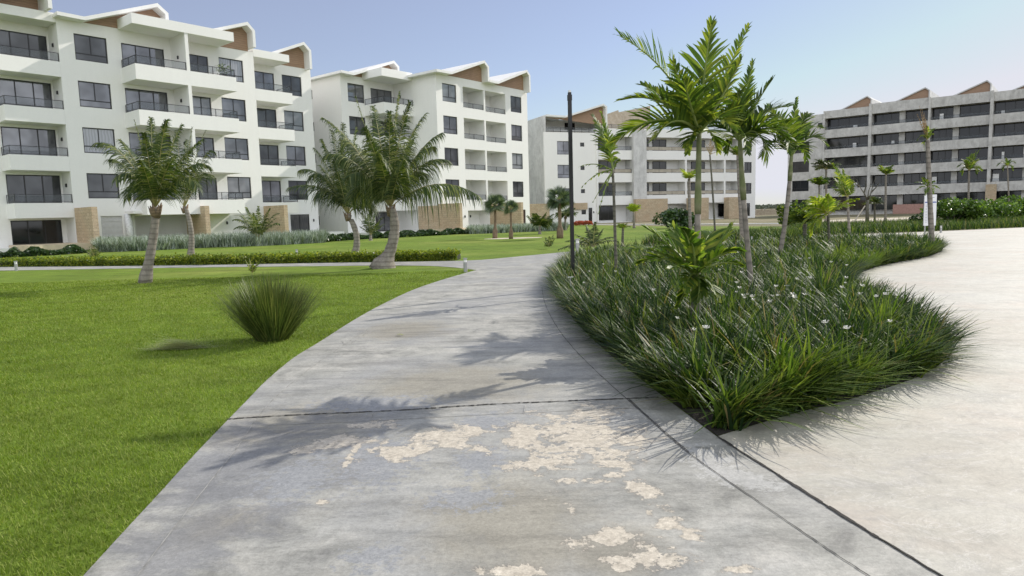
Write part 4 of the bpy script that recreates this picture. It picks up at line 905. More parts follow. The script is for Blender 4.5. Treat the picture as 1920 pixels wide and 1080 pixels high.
palm('short bushy feather palm with broad glossy fronds at the front of the bed', (1303, 655), (1305, 512),
     [(1212, 428, .2, {'ctl': (1258, 455), 'L': .44}), (1183, 466, -.2, {'ctl': (1240, 460), 'L': .36}), (1200, 492, .4, {'ctl': (1250, 470), 'L': .3}), (1372, 424, .3, {'ctl': (1345, 465), 'L': .42}), (1388, 470, -.3, {'ctl': (1350, 465), 'L': .3}), (1390, 498, .3, {'ctl': (1355, 480), 'L': .22}), (1258, 503, -.6, {'ctl': (1280, 490), 'L': .34}), (1318, 448, -.2, {'L': .12, 'n': 8}), (1296, 456, -.3, {'L': .12, 'n': 8}), (1262, 425, .6, {'ctl': (1285, 460), 'L': .44}), (1340, 440, .7, {'L': .42}), (1330, 510, -.7, {'ctl': (1325, 490), 'L': .2}), (1285, 545, -.4, {'ctl': (1290, 510), 'L': .2}), (1345, 560, -.3, {'ctl': (1330, 520), 'L': .22}), (1280, 430, -.2, {'L': .3}), (1300, 590, -.3, {'ctl': (1320, 540), 'L': .16}), (1270, 575, .3, {'ctl': (1285, 540), 'L': .16})],
     mid=(1302, 585), r0=.05, r1=.045, flare=1.3, Lf=.3, kind='areca', **{k: v for k, v in ARTS.items() if k not in ('kind', 'bark')}, bark=T_DARK)
palm('spindly wind-bent sapling palm at the left end of the bed beside the lamp post', (1156, 545), (1149, 318),
     [(1113, 218, .3, {'ctl': (1140, 262), 'L': .5, 'n': 34}), (1128, 214, -.2, {'ctl': (1145, 265), 'L': .45, 'n': 34}), (1087, 312, -.2, {'ctl': (1118, 300), 'L': .14, 'n': 8}), (1092, 350, .2, {'ctl': (1120, 318), 'L': .1, 'n': 7}), (1122, 400, -.2, {'ctl': (1135, 345), 'L': .06, 'n': 5}), (1112, 378, .2, {'ctl': (1128, 350), 'L': .08, 'n': 6}), (1162, 300, .3, {'L': .15})],
     mid=(1153, 430), r0=.035, r1=.025, flare=1.2, Lf=.3, W=.035, n=20, leaf=L_ARECA, stem=STEM_G, bark=T_DARK, kind='areca', group='feather palms in the planting bed', lift=.1, droop=.35)
palm('lime-yellow feather palm with short thin stem in front of the far plaza strip', (1555, 476), (1553, 402),
     [(1500, 398, -.4, {'ctl': (1525, 378)}), (1508, 378, .4), (1520, 370, -.5), (1535, 366, .5), (1552, 366, -.3), (1608, 374, .1, {'ctl': (1580, 378), 'W': .1}), (1598, 385, -.4, {'ctl': (1575, 385)}), (1503, 425, -.3, {'ctl': (1525, 390)}), (1518, 438, .4, {'ctl': (1532, 400)}), (1535, 425, -.8, {'ctl': (1540, 400)}), (1570, 378, .8), (1512, 405, 1)],
     r0=.05, r1=.04, flare=1.1, Lf=.42, W=.06, n=24, leaf=L_LIME, stem=STEM_Y, bark=T_DARK, kind='areca', sag=.2, lift=.4, droop=.35)
palm('dark green bushy palm behind the lime-yellow palm, left side', (1509, 461), (1509, 420), ring_tips(1508, 420, 34, 16, up=.35, seed=21, ppm=32), Lf=.55, W=.06, n=18, r0=.06, leaf=L_ARECA_D, stem=STEM_G, bark=T_DARK, kind='areca', sag=.2)
palm('tall dark palm with round crown before the left end of the grey block', (1549, 420), (1549, 318), ring_tips(1549, 316, 30, 15, up=.1, seed=22, ppm=24), Lf=.9, W=.10, n=18, r0=.12, r1=.08, leaf=L_COCO2, kind='areca', sag=.25, bark=T_GREY)
palm('feathery light green palm right of the round-crowned dark palm', (1593, 447), (1589, 370), [(1562, 308, 0), (1570, 315, .6), (1580, 318, -.5), (1592, 332, .3), (1600, 350, -.2), (1565, 335, .8), (1575, 345, -.8), (1562, 352, .2)], Lf=.6, W=.045, n=26, r0=.07, r1=.05, leaf=L_ARECA, kind='areca', sag=.1, bark=T_GREY, droop=.5)
palm('small drooping palm low against the grey block left of the bare tree', (1538, 430), (1536, 348), ring_tips(1536, 345, 22, 10, up=.1, seed=25, ppm=24), Lf=.6, W=.08, n=14, r0=.08, r1=.06, leaf=L_ARECA_D, kind='areca', sag=.25, bark=T_GREY)
palm('low dark palm close to the right side of the bare branching tree', (1640, 418), (1640, 382), ring_tips(1640, 382, 20, 11, up=.2, seed=26, ppm=24), Lf=.7, W=.09, n=14, r0=.09, r1=.07, leaf=L_COCO2, kind='areca', sag=.2, bark=T_DARK)
palm('slim palm with pale straight trunk before the first bays of the grey block', (1660, 420), (1661, 328), ring_tips(1661, 325, 21, 11, up=.25, seed=27, ppm=26), Lf=.55, W=.07, n=14, r0=.1, r1=.07, leaf=L_ARECA, kind='areca', sag=.2, bark=T_GREY)
palm('slim palm rising over the shrubs with bright upright tuft, grey block behind', (1815, 415), (1817, 320), [(1797, 312, 0, {'ctl': (1808, 300)}), (1803, 325, .4, {'ctl': (1808, 306)}), (1840, 318, 0, {'ctl': (1828, 304)}), (1838, 280, .3), (1830, 284, -.4), (1822, 290, .3), (1810, 300, -.6), (1835, 298, .7), (1805, 300, .5), (1832, 325, -.4, {'ctl': (1828, 308)})], Lf=.6, W=.09, n=16, r0=.09, r1=.07, leaf=L_ARECA, kind='areca', sag=.2, bark=T_GREY)
palm('rightmost slim palm with small drooping crown near the picture edge', (1893, 405), (1889, 312), [(1870, 310, 0, {'ctl': (1880, 298)}), (1876, 300, .4), (1886, 296, -.4), (1896, 298, .5), (1903, 305, 0, {'ctl': (1897, 298)}), (1880, 320, -.5, {'ctl': (1882, 304)}), (1899, 318, .5, {'ctl': (1896, 303)})], Lf=.45, W=.08, n=14, r0=.08, r1=.06, leaf=L_ARECA_D, kind='areca', sag=.2, bark=T_GREY)
tp = palm('tall thin palm with withered brown crown rising beside the white notice board', (1748, 472), (1739, 262), [(1721, 262, .1, {'ctl': (1730, 245), 'L': .12}), (1756, 240, 0, {'ctl': (1748, 240), 'L': .16}), (1728, 255, -.3, {'L': .14}), (1750, 252, .3, {'L': .14}), (1738, 236, -.2, {'L': .16}), (1733, 280, .1, {'ctl': (1730, 262), 'L': .12})], mid=(1743, 360), r0=.09, r1=.06, flare=1.1, Lf=.2, W=.05, n=12, leaf=L_ARECA, kind='areca', bark=T_GREY)
b_ = np.array(tp.location); vq = VQ()
for (x, y, dy) in ((1724, 200, 0), (1729, 206, .2), (1720, 215, -.2), (1733, 212, .1), (1736, 225, -.2), (1728, 222, .3)):
    c_ = AD(1739, 262, b_[1]) - b_; t_ = AD(x, y, b_[1] + dy) - b_; frond(vq, c_, (c_ + t_) / 2, t_, .12, 9, .018, .2, .1, (25, 12), rr=.018)
vq.build('dead_fronds', [L_DEAD, L_DEAD], tp)
vq = VQ(); c_ = AD(1742, 352, b_[1]) - b_
for (x, y, dy) in ((1716, 342, 0), (1720, 355, .3), (1728, 332, -.2), (1752, 340, .1), (1760, 352, 0), (1735, 365, -.3), (1750, 362, .2)):
    t_ = AD(x, y, b_[1] + dy) - b_; frond(vq, c_, (c_ + t_) / 2 + np.array([0, 0, .15]), t_, .16, 9, .05, .3, .2)
vq.build('side_leaves', [L_ARECA, STEM_G], tp)

# bare branching tree
b_ = G(1626, 419); b_[2] = 0; t = thing('bare_tree', 'leafless forked tree with thin branches propped by a pale stake, before the grey block', 'tree', b_)
g = MB(); pt = lambda x, y, dy=0: tuple(AD(x, y, b_[1] + dy) - b_)
g.tube([(0, 0, -.05), pt(1626, 400), pt(1627, 375)], [.17, .14, .11], 8); g.build('trunk', T_DARK, t, True)
g = MB()
for br in (((1627, 376), (1620, 362), (1612, 350), (1606, 336)), ((1627, 376), (1634, 360), (1637, 345), (1643, 332)), ((1620, 362), (1624, 348), (1622, 335)), ((1634, 360), (1642, 352), (1648, 344)), ((1612, 350), (1605, 346), (1600, 338)), ((1627, 376), (1628, 360), (1632, 348))):
    g.tube([pt(x, y, rnd.uniform(-.4, .4) if i else 0) for i, (x, y) in enumerate(br)], [.07, .045, .025, .012][:len(br)], 6)
g.build('branch', T_DARK, t, True)
g = MB(); p0_ = G(1600, 418); p1_ = AD(1622, 386, G(1600, 418)[1] + .3); g.tube([tuple(p0_), tuple(p1_)], [.06, .05], 6)
tag(g.build('wooden_stake', m_flat('pale_wood', (.55, .50, .42), .8)), 'pale leaning stake propping the leafless tree', 'stake')

# ------------------------------------------------------------------ bed of strappy iris leaves (uncountable)
GR1 = m_leaf('iris_leaf', (.010, .028, .008), (.042, .088, .016), (.20, .25, .055), .27, .5, .28, dead=.03)
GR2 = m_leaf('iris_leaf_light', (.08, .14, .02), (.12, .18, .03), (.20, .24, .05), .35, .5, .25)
FLW = m_leaf('white_petal', (.75, .75, .68), (.82, .82, .76), (.85, .84, .74), .2, .5, .3, tcol=(1, 1, 1))
bp = np.array([p[:2] for p in bed_poly]); x0, y0 = bp.min(0); x1, y1 = bp.max(0)
cl = []; yy = y0
while yy < y1:
    sp_ = .30 + max(0, yy - 6) * .009; xx = x0
    while xx < x1: cl.append((xx + nr.uniform(-.5, .5) * sp_, yy + nr.uniform(-.5, .5) * sp_, sp_)); xx += sp_
    yy += sp_
bl = np.array([p[:2] for p in bed_poly]); bc_ = np.roll(bl, -1, 0)
for a_, b_ in zip(bl, bc_):
    L_ = np.linalg.norm(b_ - a_)
    if L_ < 1e-4: continue
    nn_ = np.array([-(b_ - a_)[1], (b_ - a_)[0]]) / L_
    for t_ in np.arange(.08, L_, .30):
        for sg_ in (-1, 1): cl.append((*(a_ + (b_ - a_) / L_ * t_ + nn_ * sg_ * nr.uniform(.09, .16)), .2))
cl = np.array(cl)
def edge_dist(poly, X, Y):
    P_ = np.array([p[:2] for p in poly]); best = np.full(len(X), 1e9); nx = np.zeros(len(X)); ny = np.zeros(len(X))
    for i in range(len(P_)):
        a, b = P_[i], P_[(i + 1) % len(P_)]; d = b - a; L2 = d @ d + 1e-9; tt = np.clip(((X - a[0]) * d[0] + (Y - a[1]) * d[1]) / L2, 0, 1)
        qx, qy = a[0] + tt * d[0], a[1] + tt * d[1]; ds = np.hypot(X - qx, Y - qy); k = ds < best; best[k] = ds[k]; nx[k] = (qx - X)[k]; ny[k] = (qy - Y)[k]
    return best, nx, ny
ins = inside(bed_poly, cl[:, 0], cl[:, 1]); ed, ex, ey = edge_dist(bed_poly, cl[:, 0], cl[:, 1]); keep = ins & (ed > .10); cl = cl[keep]; ed = ed[keep]; ex = ex[keep]; ey = ey[keep]
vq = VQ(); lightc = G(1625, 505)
for i, (cx, cy, sp_) in enumerate(cl):
    far = max(0, cy - 6); nb = int(max(26, 84 - far * 2.4)); hh = nr.uniform(.52, .88) * (.74 if ed[i] < .25 else .94)
    Pb = np.stack([cx + nr.normal(0, .045, nb), cy + nr.normal(0, .045, nb), np.full(nb, .015)], 1)
    az = nr.uniform(0, 2 * np.pi, nb); lean = np.abs(nr.normal(.34, .24, nb))
    if ed[i] < .5:
        out_a = math.atan2(ey[i], ex[i]); k = nr.random(nb) < .62; az[k] = out_a + nr.normal(0, .6, k.sum()); lean[k] += .16 * (1 - ed[i] / .5) + .03
    L_ = hh * nr.uniform(.6, 1.12, nb); W_ = nr.uniform(.016, .034, nb) * (1 + far * .03)
    if ed[i] < .35 and ex[i] > 0 and nr.random() < .22:
        kk = nr.integers(0, nb, 2); lean[kk] = nr.uniform(1.15, 1.4, 2); L_[kk] = nr.uniform(.6, .9, 2); W_[kk] = .006
    V, Q = blades(Pb, az, lean, L_, W_, nr.uniform(.2, 1.0, nb), 3 if cy > 14 else 4)
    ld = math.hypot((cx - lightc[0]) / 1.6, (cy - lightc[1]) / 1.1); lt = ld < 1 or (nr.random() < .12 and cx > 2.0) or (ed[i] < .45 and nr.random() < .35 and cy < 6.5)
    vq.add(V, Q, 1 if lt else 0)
tag(vq.build('iris_planting', [GR1, GR2]), 'dense bed of dark strappy iris leaves between the grey path and the cream plaza', 'planting', kind='stuff')
# stray leaf blades lying over the plaza edge
# back bed strip beyond the plaza
def strip_blades(front, back, n, h, mats, name, label, W=.035, f=.35):
    vq = VQ(); A = smooth_line([G(*p)[:2] for p in front], 4); Bk = smooth_line([G(*p)[:2] for p in back], 4); A = np.array(A); Bk = np.array(Bk)
    k = nr.uniform(0, len(A) - 1.001, n); i = k.astype(int); fr = (k - i)[:, None]; a = A[i] * (1 - fr) + A[i + 1] * fr; kk = k / (len(A) - 1) * (len(Bk) - 1.001); i = kk.astype(int); fr = (kk - i)[:, None]; b = Bk[i] * (1 - fr) + Bk[np.minimum(i + 1, len(Bk) - 1)] * fr
    s = nr.random(n)[:, None]; p = a * (1 - s) + b * s; P = np.concatenate([p, np.full((n, 1), .01)], 1)
    V, Q = blades(P, nr.uniform(0, 6.283, n), np.abs(nr.normal(.3, .2, n)), h * nr.uniform(.6, 1.15, n), nr.uniform(.6, 1.3, n) * W, nr.uniform(.1, .6, n), 2)
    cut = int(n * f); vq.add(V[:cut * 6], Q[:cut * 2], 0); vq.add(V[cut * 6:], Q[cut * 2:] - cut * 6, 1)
    return tag(vq.build(name, mats), label, 'planting', kind='stuff')
strip_blades([(1480, 452), (1510, 446), (1560, 440.5), (1690, 436), (1800, 431.5), (1930, 426)], [(1480, 440), (1510, 428), (1560, 426), (1690, 422), (1800, 418), (1930, 414)], 26000, .62, [GR2, GR1], 'far_iris_strip', 'far strip of dark iris leaves along the back edge of the cream plaza', f=.12)
strip_blades([(1205, 462), (1300, 456), (1400, 450), (1480, 452)], [(1230, 455), (1300, 448), (1400, 441), (1480, 440)], 7000, .55, [GR2, GR1], 'rear_iris_patch', 'patch of dark iris leaves behind the palms, beyond the hidden bend of the path', f=.05)

# white flowers over the bed
fl = []
tries = 0
fpx = [(1411, 557), (1401, 553), (1412, 563), (1324, 616), (1527, 712), (1655, 690), (1527, 679), (1548, 606), (1588, 617), (1668, 604), (1490, 559), (1283, 541), (1095, 531), (1155, 510), (1443, 567)]
for (x, y) in fpx:
    for hz in (.6, .5, .4, .3, .2):
        g_ = G(x, y, hz)
        if inside(bed_poly, np.array([g_[0]]), np.array([g_[1]]))[0]: fl.append((x, y, hz)); break
q = random.Random(5)
while len(fl) < 52:
    x, y = q.uniform(1380, 1760), q.uniform(470, 560)
    g_ = G(x, y, .6)
    if inside(bed_poly, np.array([g_[0]]), np.array([g_[1]]))[0]: fl.append((x, y, .6))
while len(fl) < 60:
    x, y = q.uniform(1080, 1400), q.uniform(490, 620); g_ = G(x, y, .6)
    if inside(bed_poly, np.array([g_[0]]), np.array([g_[1]]))[0]: fl.append((x, y, .6))
proto = None
for i, (x, y, h) in enumerate(fl):
    g_ = G(x, y, h); hz = h
    if proto is None:
        o = thing('iris_flower', '', 'flower'); vq = VQ(); 
        for k in range(6):
            an = k * math.pi / 3; r = .036; d_ = np.array([math.cos(an), math.sin(an), 0]); s_ = np.array([-math.sin(an), math.cos(an), 0]) * .015
            up = .030 if k % 2 else .010; V = np.array([[0, 0, 0], d_ * r * .6 + s_ + [0, 0, up], d_ * r + [0, 0, up * .8], d_ * r * .6 - s_ + [0, 0, up]]); vq.add(V, np.array([[0, 1, 2, 3]]), 0)
        ch = vq.build('petals', FLW, o); st = MB(); st.tube([(0, 0, 0), (.01, .0, -.3), (0, 0, -.62)], [.0025, .003, .003], 5); s2 = st.build('stem', STEM_G, o); proto = (o, ch, s2)
    else:
        o = proto[0].copy(); COL.objects.link(o)
        for c_ in proto[1:]:
            cc = c_.copy(); COL.objects.link(cc); cc.parent = o
    o.location = tuple(g_); s_ = q.uniform(.6, 1.1); o.scale = (s_, s_, s_); o.rotation_euler = (q.uniform(-.12, .12), q.uniform(-.12, .12), q.uniform(0, 6)); o.scale = (s_, s_, min(s_, h / .62))
    o['label'] = 'small white iris flower standing among the dark leaves of the planting bed'; o['category'] = 'flower'; o['group'] = 'white flowers over the iris bed'

# ------------------------------------------------------------------ short lawn grass near the camera (uncountable)
GL = m_leaf('lawn_blade', (.13, .195, .022), (.18, .255, .035), (.31, .34, .10), .35, .6, .15)
near = [p for p in path_left if p[1] < 26]
n = 420000
yy = 1.7 + 22 * nr.random(n) ** 2.0; xx = -yy * .80 - .5 + nr.random(n) * (yy * .80 + 1.5)
lp = [(-60, 1.2)] + [tuple(p) for p in near] + [(-60, near[-1][1])]
k = inside(lp, xx, yy); xx, yy = xx[k], yy[k]; n = len(xx)
dist = np.hypot(xx, yy); P = np.stack([xx, yy, np.full(n, .004)], 1)
V, Q = blades(P, nr.uniform(0, 6.283, n), np.abs(nr.normal(.55, .35, n)), nr.uniform(.018, .038, n) * (1 + dist * .012), .0028 + dist * .0006, nr.uniform(.1, .6, n), 1, .3)
tag(npmesh('lawn_grass', V, Q, GL), 'short mown lawn grass beside the grey path', 'grass', kind='stuff')

# fountain grass clump + cut pile
GRC = m_leaf('clump_blade', (.05, .08, .022), (.10, .135, .035), (.22, .23, .08), .25, .45, .35)
b_ = G(512, 638); t = thing('ornamental_grass', 'single round clump of wiry fountain grass on the near lawn', 'plant', b_)
n = 1900; rr_ = np.sqrt(nr.random(n)) * .2; an = nr.uniform(0, 6.283, n)
P = np.stack([np.cos(an) * rr_, np.sin(an) * rr_ * .9, np.full(n, 0.0)], 1)
le = np.clip(.04 + rr_ / .2 * .68 + nr.normal(0, .09, n), 0, 1.1)
V, Q = blades(P, an + nr.normal(0, .3, n), le, nr.uniform(.68, .98, n), nr.uniform(.007, .013, n), nr.uniform(-.05, .12, n), 4, .25)
npmesh('foliage', V, Q, GRC, t)
b_ = G(330, 656); n = 520
s_ = nr.random(n); P = np.stack([b_[0] + nr.normal(.10, .13, n), b_[1] + nr.normal(.0, .05, n), .012 + nr.random(n) * .12], 1)
P[:, 2] *= np.exp(-((P[:, 0] - b_[0] - .10) / .16) ** 2)
azp = np.where(nr.random(n) < .75, math.radians(192), math.radians(8)) + nr.normal(0, .22, n)
V, Q = blades(P, azp, np.full(n, 1.40) + nr.normal(0, .1, n), nr.uniform(.12, .38, n), nr.uniform(.004, .008, n), nr.uniform(.0, .25, n), 3, .3)
V[:, 2] = np.maximum(V[:, 2], .03)
tag(npmesh('cut_grass_pile', V, Q, m_leaf('cut_blade', (.30, .33, .16), (.45, .46, .28), (.65, .62, .45), .45, .6, .3)), 'loose heap of cut grass blades lying on the lawn left of the round clump', 'grass pile')

# clipped hedge
m_h = m_leaf('hedge_leaf', (.06, .11, .015), (.17, .22, .022), (.36, .38, .04), .38, .4, .4)
fr = [G(*p)[:2] for p in [(0, 500.5), (200, 499), (400, 496.5), (600, 493), (750, 490.5), (856, 488.5)]]; fr = [fr[0] + dl * 14] + fr
hA = np.array(smooth_line(fr, 5)); seg = np.diff(hA, axis=0); nrmv = np.stack([-seg[:, 1], seg[:, 0]], 1); nrmv /= np.linalg.norm(nrmv, axis=1)[:, None]; nrmv[nrmv[:, 1] < 0] *= -1
n = 34000; i = nr.integers(0, len(seg), n); s_ = nr.random(n)[:, None]; dep = nr.random(n); zz = nr.random(n)
face = nr.random(n); zz = np.where(face < .5, .27 + nr.normal(0, .05, n) + .03 * np.sin(s_[:, 0] * 7 + i * 1.7), zz * .27); dep = np.where((face >= .5) & (face < .85), nr.normal(.04, .03, n), dep * .85)
C = np.concatenate([hA[i] + seg[i] * s_ + nrmv[i] * dep[:, None], zz[:, None]], 1)
V, Q = leaves(C, None, .085, .6)
h_ = thing('clipped_hedge', 'long low clipped hedge with yellow-green top along the narrow path', 'hedge', (float(hA[-1][0]), float(hA[-1][1]), 0)); V = V - np.array([hA[-1][0], hA[-1][1], 0])
npmesh('foliage', V, Q, m_h, h_)
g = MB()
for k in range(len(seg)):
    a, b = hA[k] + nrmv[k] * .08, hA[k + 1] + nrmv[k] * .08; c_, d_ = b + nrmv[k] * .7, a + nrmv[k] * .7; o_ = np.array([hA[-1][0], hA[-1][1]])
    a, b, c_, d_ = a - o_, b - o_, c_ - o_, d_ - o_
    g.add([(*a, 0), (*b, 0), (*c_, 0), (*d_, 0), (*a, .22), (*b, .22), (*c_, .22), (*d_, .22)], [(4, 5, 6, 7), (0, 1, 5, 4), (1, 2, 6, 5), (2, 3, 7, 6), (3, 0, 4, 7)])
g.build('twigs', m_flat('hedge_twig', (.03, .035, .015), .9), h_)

# shrub borders along the buildings
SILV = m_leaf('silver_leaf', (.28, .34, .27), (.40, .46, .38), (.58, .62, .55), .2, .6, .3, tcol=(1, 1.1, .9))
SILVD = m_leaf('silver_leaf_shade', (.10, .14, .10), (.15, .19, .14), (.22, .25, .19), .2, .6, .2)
DKL = m_leaf('dark_round_leaf', (.02, .045, .015), (.035, .075, .022), (.09, .14, .05), .2, .3, .6)
def border(px, n, h, depth, size, mat, name, label, asp=.5, clump=.5):
    A = np.array(smooth_line([G(*p)[:2] for p in px], 5)); sg = np.diff(A, axis=0); nv = np.stack([-sg[:, 1], sg[:, 0]], 1); nv /= np.linalg.norm(nv, axis=1)[:, None]; nv[nv[:, 1] < 0] *= -1
    ln_ = np.linalg.norm(sg, axis=1); cum = np.concatenate([[0], np.cumsum(ln_)]); s = nr.random(n) * cum[-1]; i = np.clip(np.searchsorted(cum, s) - 1, 0, len(sg) - 1); f_ = ((s - cum[i]) / ln_[i])[:, None]
    dd = nr.random(n); prof = h * (.72 + .28 * np.sin(s / clump * 2.1 + np.sin(s * 1.7) * 1.5)) * np.sqrt(np.clip(1 - (2 * dd - 1) ** 2 * .6, 0, 1)); z = prof * nr.random(n) ** .45
    C = np.concatenate([A[i] + sg[i] * f_ + nv[i] * (dd * depth)[:, None], z[:, None]], 1); V, Q = leaves(C, None, size, asp)
    return tag(npmesh(name, V, Q, mat), label, 'shrubs', kind='stuff')
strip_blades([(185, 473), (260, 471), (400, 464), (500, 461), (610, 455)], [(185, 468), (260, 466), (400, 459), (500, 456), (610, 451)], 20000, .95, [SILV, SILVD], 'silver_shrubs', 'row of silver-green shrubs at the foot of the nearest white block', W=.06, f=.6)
border([(-120, 489), (0, 484), (80, 480), (165, 475)], 9000, .55, 1.2, .16, DKL, 'dark_shrubs', 'low dark glossy shrubs before the glass door of the nearest block', .8)
border([(600, 455), (680, 449), (780, 444), (860, 439.5), (900, 437.5)], 14000, .55, 1.2, .17, DKL, 'dark_shrubs', 'low dark shrubs along the foot of the middle white block', .8)
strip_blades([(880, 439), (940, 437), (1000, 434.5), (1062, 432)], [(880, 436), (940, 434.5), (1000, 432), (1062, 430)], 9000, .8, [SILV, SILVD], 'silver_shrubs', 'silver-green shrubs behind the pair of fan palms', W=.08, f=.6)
border([(1078, 423.5), (1095, 423), (1112, 422.5)], 1500, .6, 1.0, .16, REDF, 'red_shrubs', 'patch of red foliage plants right of the lamp post before the half-finished block', .5, clump=4)

# broad-leaf shrubs right, behind the far strip
def shrub(label, cx, cy, rx, ry, rz, n, mat, size=.2, name='broadleaf_shrub', group='broad-leaf shrubs behind the plaza'):
    b = G(cx, cy); t = thing(name, label, 'shrub', b, 0, group)
    vq = VQ()
    for k in range(14):
        c = np.array([rnd.uniform(-.7, .7) * rx, rnd.uniform(-.6, .6) * ry, rz * rnd.uniform(.25, .8)]); r = np.array([rx * .42, ry * .42, rz * .32]) * rnd.uniform(.7, 1.1)
        m_ = n // 14; d = nr.normal(size=(m_, 3)); d /= np.linalg.norm(d, axis=1)[:, None]; C = c + d * r * nr.uniform(.65, 1.08, m_)[:, None]; C = C[C[:, 2] > .02]
        vq.add(*leaves(C, None, size, .75), 0)
    vq.build('foliage', mat, t)
    g = MB()
    for k in range(7): a = k * .9; g.tube([(0, 0, 0), (math.cos(a) * rx * .25, math.sin(a) * ry * .25, rz * .4), (math.cos(a) * rx * .5, math.sin(a) * ry * .5, rz * .7)], [.05, .035, .015], 6)
    g.build('stem', T_DARK, t, True); return t
SG = m_leaf('sea_grape_leaf', (.05, .10, .018), (.085, .16, .025), (.16, .24, .04), .3, .35, .5)
for i, (x, y, rx, rz) in enumerate(((1785, 424, 2.3, 1.75), (1845, 419, 2.0, 1.35), (1885, 416, 2.6, 1.6), (1935, 414, 2.8, 1.9))):
    shrub(['broad-leaf shrub nearest the white notice board, leftmost of the row', 'lower broad-leaf shrub at the foot of the bright-tufted slim palm', 'wide broad-leaf shrub beneath the rightmost slim palm', 'tallest broad-leaf shrub cut off by the right picture edge'][i], x, y, rx, 1.6, rz, 5200, SG)
shrub('dark compact shrub just left of the white notice board', 1728, 424, .9, .8, .85, 1500, DKL, .16, group='broad-leaf shrubs behind the plaza')
shrub('dark leafy bush seen between the main palm trunks before the half-finished block', 1272, 428, 1.9, 1.2, 1.7, 1800, DKL, .28, group=None)
shrub('small green bush at the base of the dark palm beside the rubble wall gap', 1490, 428, 1.6, 1.2, 1.9, 2200, L_ARECA_D, .22, group=None)

# distant scrub on the horizon
g = VQ(); n = 9000; xs = nr.uniform(80, 420, n); ys = nr.uniform(520, 600, n); hh = (3.0 + 2.2 * np.sin(xs * .05) + 1.6 * np.sin(xs * .19)) * nr.random(n) ** .5 + .3
V, Q = leaves(np.stack([xs, ys, hh], 1), None, 2.2, .8); 
tag(npmesh('distant_scrub', V, Q, m_leaf('hazy_scrub', (.10, .12, .10), (.13, .15, .12), (.16, .18, .14), .1, .9, .1)), 'low distant scrub on the horizon in the gap between the far blocks', 'scrub', kind='stuff')

# ------------------------------------------------------------------ street furniture
b_ = G(1074.5, 540); top = AD(1066.5, 176, b_[1]); t = thing('lamp_post', 'slim black lamp post at the left edge of the planting bed', 'lamp post', b_)
h = top[2]; g = MB(); g.box(-.034, .034, -.034, .034, 0, h - .14); g.box(-.10, .10, -.10, .10, 0, .03); g.build('pole', BLACK, t)
g = MB(); g.box(-.040, .040, -.040, .040, h - .14, h - .02).box(-.03, .03, -.03, .03, h - .02, h + .03); g.build('lamp_head', BLACK, t)
g = MB(); g.box(-.022, .022, -.022, .022, h + .03, h + .075); g.build('sensor', WHITE_ROOF, t)
t.rotation_euler = (0, 0, .3)
MET = m_flat('bollard_metal', (.42, .42, .42), .4, .6)
def bollard(label, x, y, h=.42, r=.055):
    b = G(x, y); t = thing('bollard_light', label, 'bollard', b, 0, 'low path lights')
    g = MB(); g.tube([(0, 0, 0), (0, 0, h * .72)], r, 14); g.build('post', MET, t)
    g = MB(); g.tube([(0, 0, h * .72), (0, 0, h * .9)], r * .8, 14); g.build('lens', WHITE_ROOF, t)
    g = MB(); g.tube([(0, 0, h * .9), (0, 0, h)], r * 1.1, 14); g.build('cap', MET, t)
bollard('grey bollard light at the lawn tip where the two paths meet', 873, 511)
bollard('grey bollard light at the far left end of the clipped hedge', 31, 508, .38)
bollard('small bollard light on the lawn behind the hedge, below the small trunkless palm', 557, 484, .38)
bollard('pale bollard light hidden just behind the black lamp post', 1083, 476, .6, .08)
bollard('pale bollard light among the iris leaves left of the third feather palm', 1409, 462, .42)
bollard('small bollard light at the plaza edge beside the notice board', 1764, 437, .4)

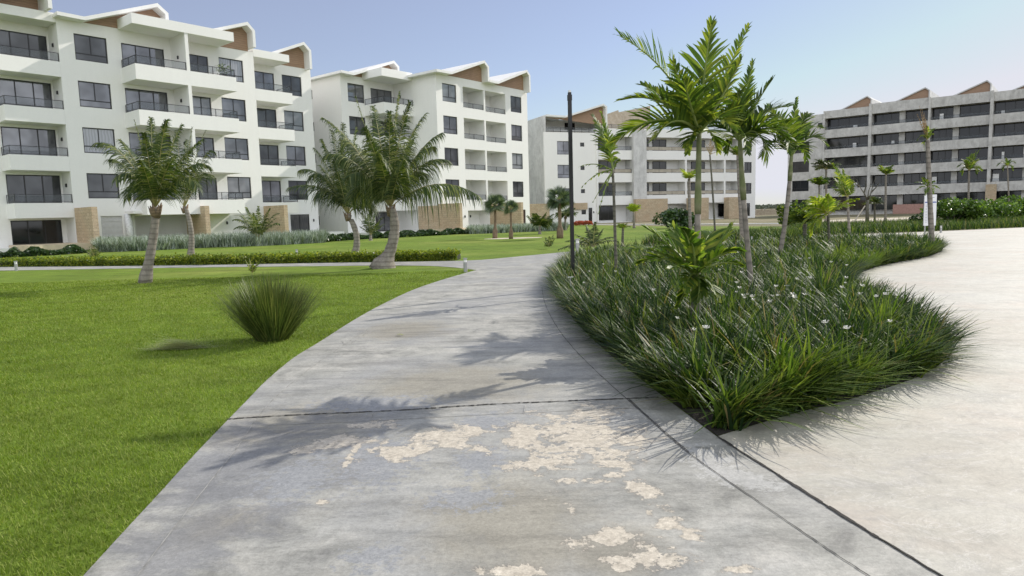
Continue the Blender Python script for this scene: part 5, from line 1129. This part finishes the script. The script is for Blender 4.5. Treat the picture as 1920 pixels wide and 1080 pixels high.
# notice board
b_ = G(1742, 441); t = thing('notice_board', 'tall white notice board with blue band and printed lines behind the thin palm', 'sign', b_)
zt = AD(1742, 365, b_[1])[2]; zb_ = AD(1742, 423, b_[1])[2]; hw = .30
g = MB(); g.box(-hw, hw, -.03, .03, zb_, zt); g.build('panel', m_flat('sign_white', (.78, .78, .80), .5, var=.05), t)
g = MB(); g.box(-hw + .02, hw - .02, -.034, -.031, zt - (zt - zb_) * .265, zt - (zt - zb_) * .225); g.build('blue_band', m_flat('sign_blue', (.10, .14, .38), .5), t)
g = MB()
for k in range(12):
    z_ = zt - (zt - zb_) * (.34 + k * .05); g.box(-hw + .05, -hw + .05 + .09, -.034, -.031, z_, z_ + .02); g.box(-hw + .17, -hw + .17 + rnd.uniform(.15, .3), -.034, -.031, z_ + .002, z_ + .014)
g.box(-hw + .12, hw - .12, -.034, -.031, zt - (zt - zb_) * .1, zt - (zt - zb_) * .085)
g.build('printed_line', m_flat('sign_ink', (.25, .26, .3), .6), t)
g = MB(); g.box(-.25, -.21, -.02, .02, 0, zb_ - .001).box(.21, .25, -.02, .02, 0, zb_ - .001); g.build('leg', MET, t)

# small label stakes in the bed
for i, (x, y, lb) in enumerate(((1070, 532, 'tiny pale label stake in the bed at the foot of the lamp post'), (1475, 548, 'tiny pale label stake in the bed right of the second palm trunk'))):
    b = AD(x, y, G(x, y + 40)[1]); b = np.array([b[0], b[1], 0]); hz = AD(x, y - 12, b[1])[2]
    t = thing('label_stake', lb, 'stake', b, 0, 'plant label stakes'); g = MB(); g.box(-.006, .006, -.006, .006, 0, hz); g.build('stake', MET, t); g = MB(); g.box(-.05, .05, -.006, .0, hz, hz + .012); g.build('plate', WHITE_ROOF, t)

# fallen leaf on the path
b_ = G(750, 631); V = []; n = 8
g = MB(); 
for i in range(n):
    t0_, t1_ = i / n, (i + 1) / n; w0, w1 = .028 * math.sin(math.pi * t0_) + .001, .028 * math.sin(math.pi * t1_) + .001
    f_ = lambda t_, w_: (b_[0] - .06 + .12 * t_, b_[1] + w_ - .03 * t_, .02 + .018 * math.sin(3 * t_))
    g.quad(f_(t0_, -w0), f_(t1_, -w1), f_(t1_, w1), f_(t0_, w0))
tag(g.build('fallen_leaf', m_leaf('fallen', (.20, .24, .05), (.24, .27, .06), None, .2)), 'single yellow-green leaf lying on the grey path', 'leaf')
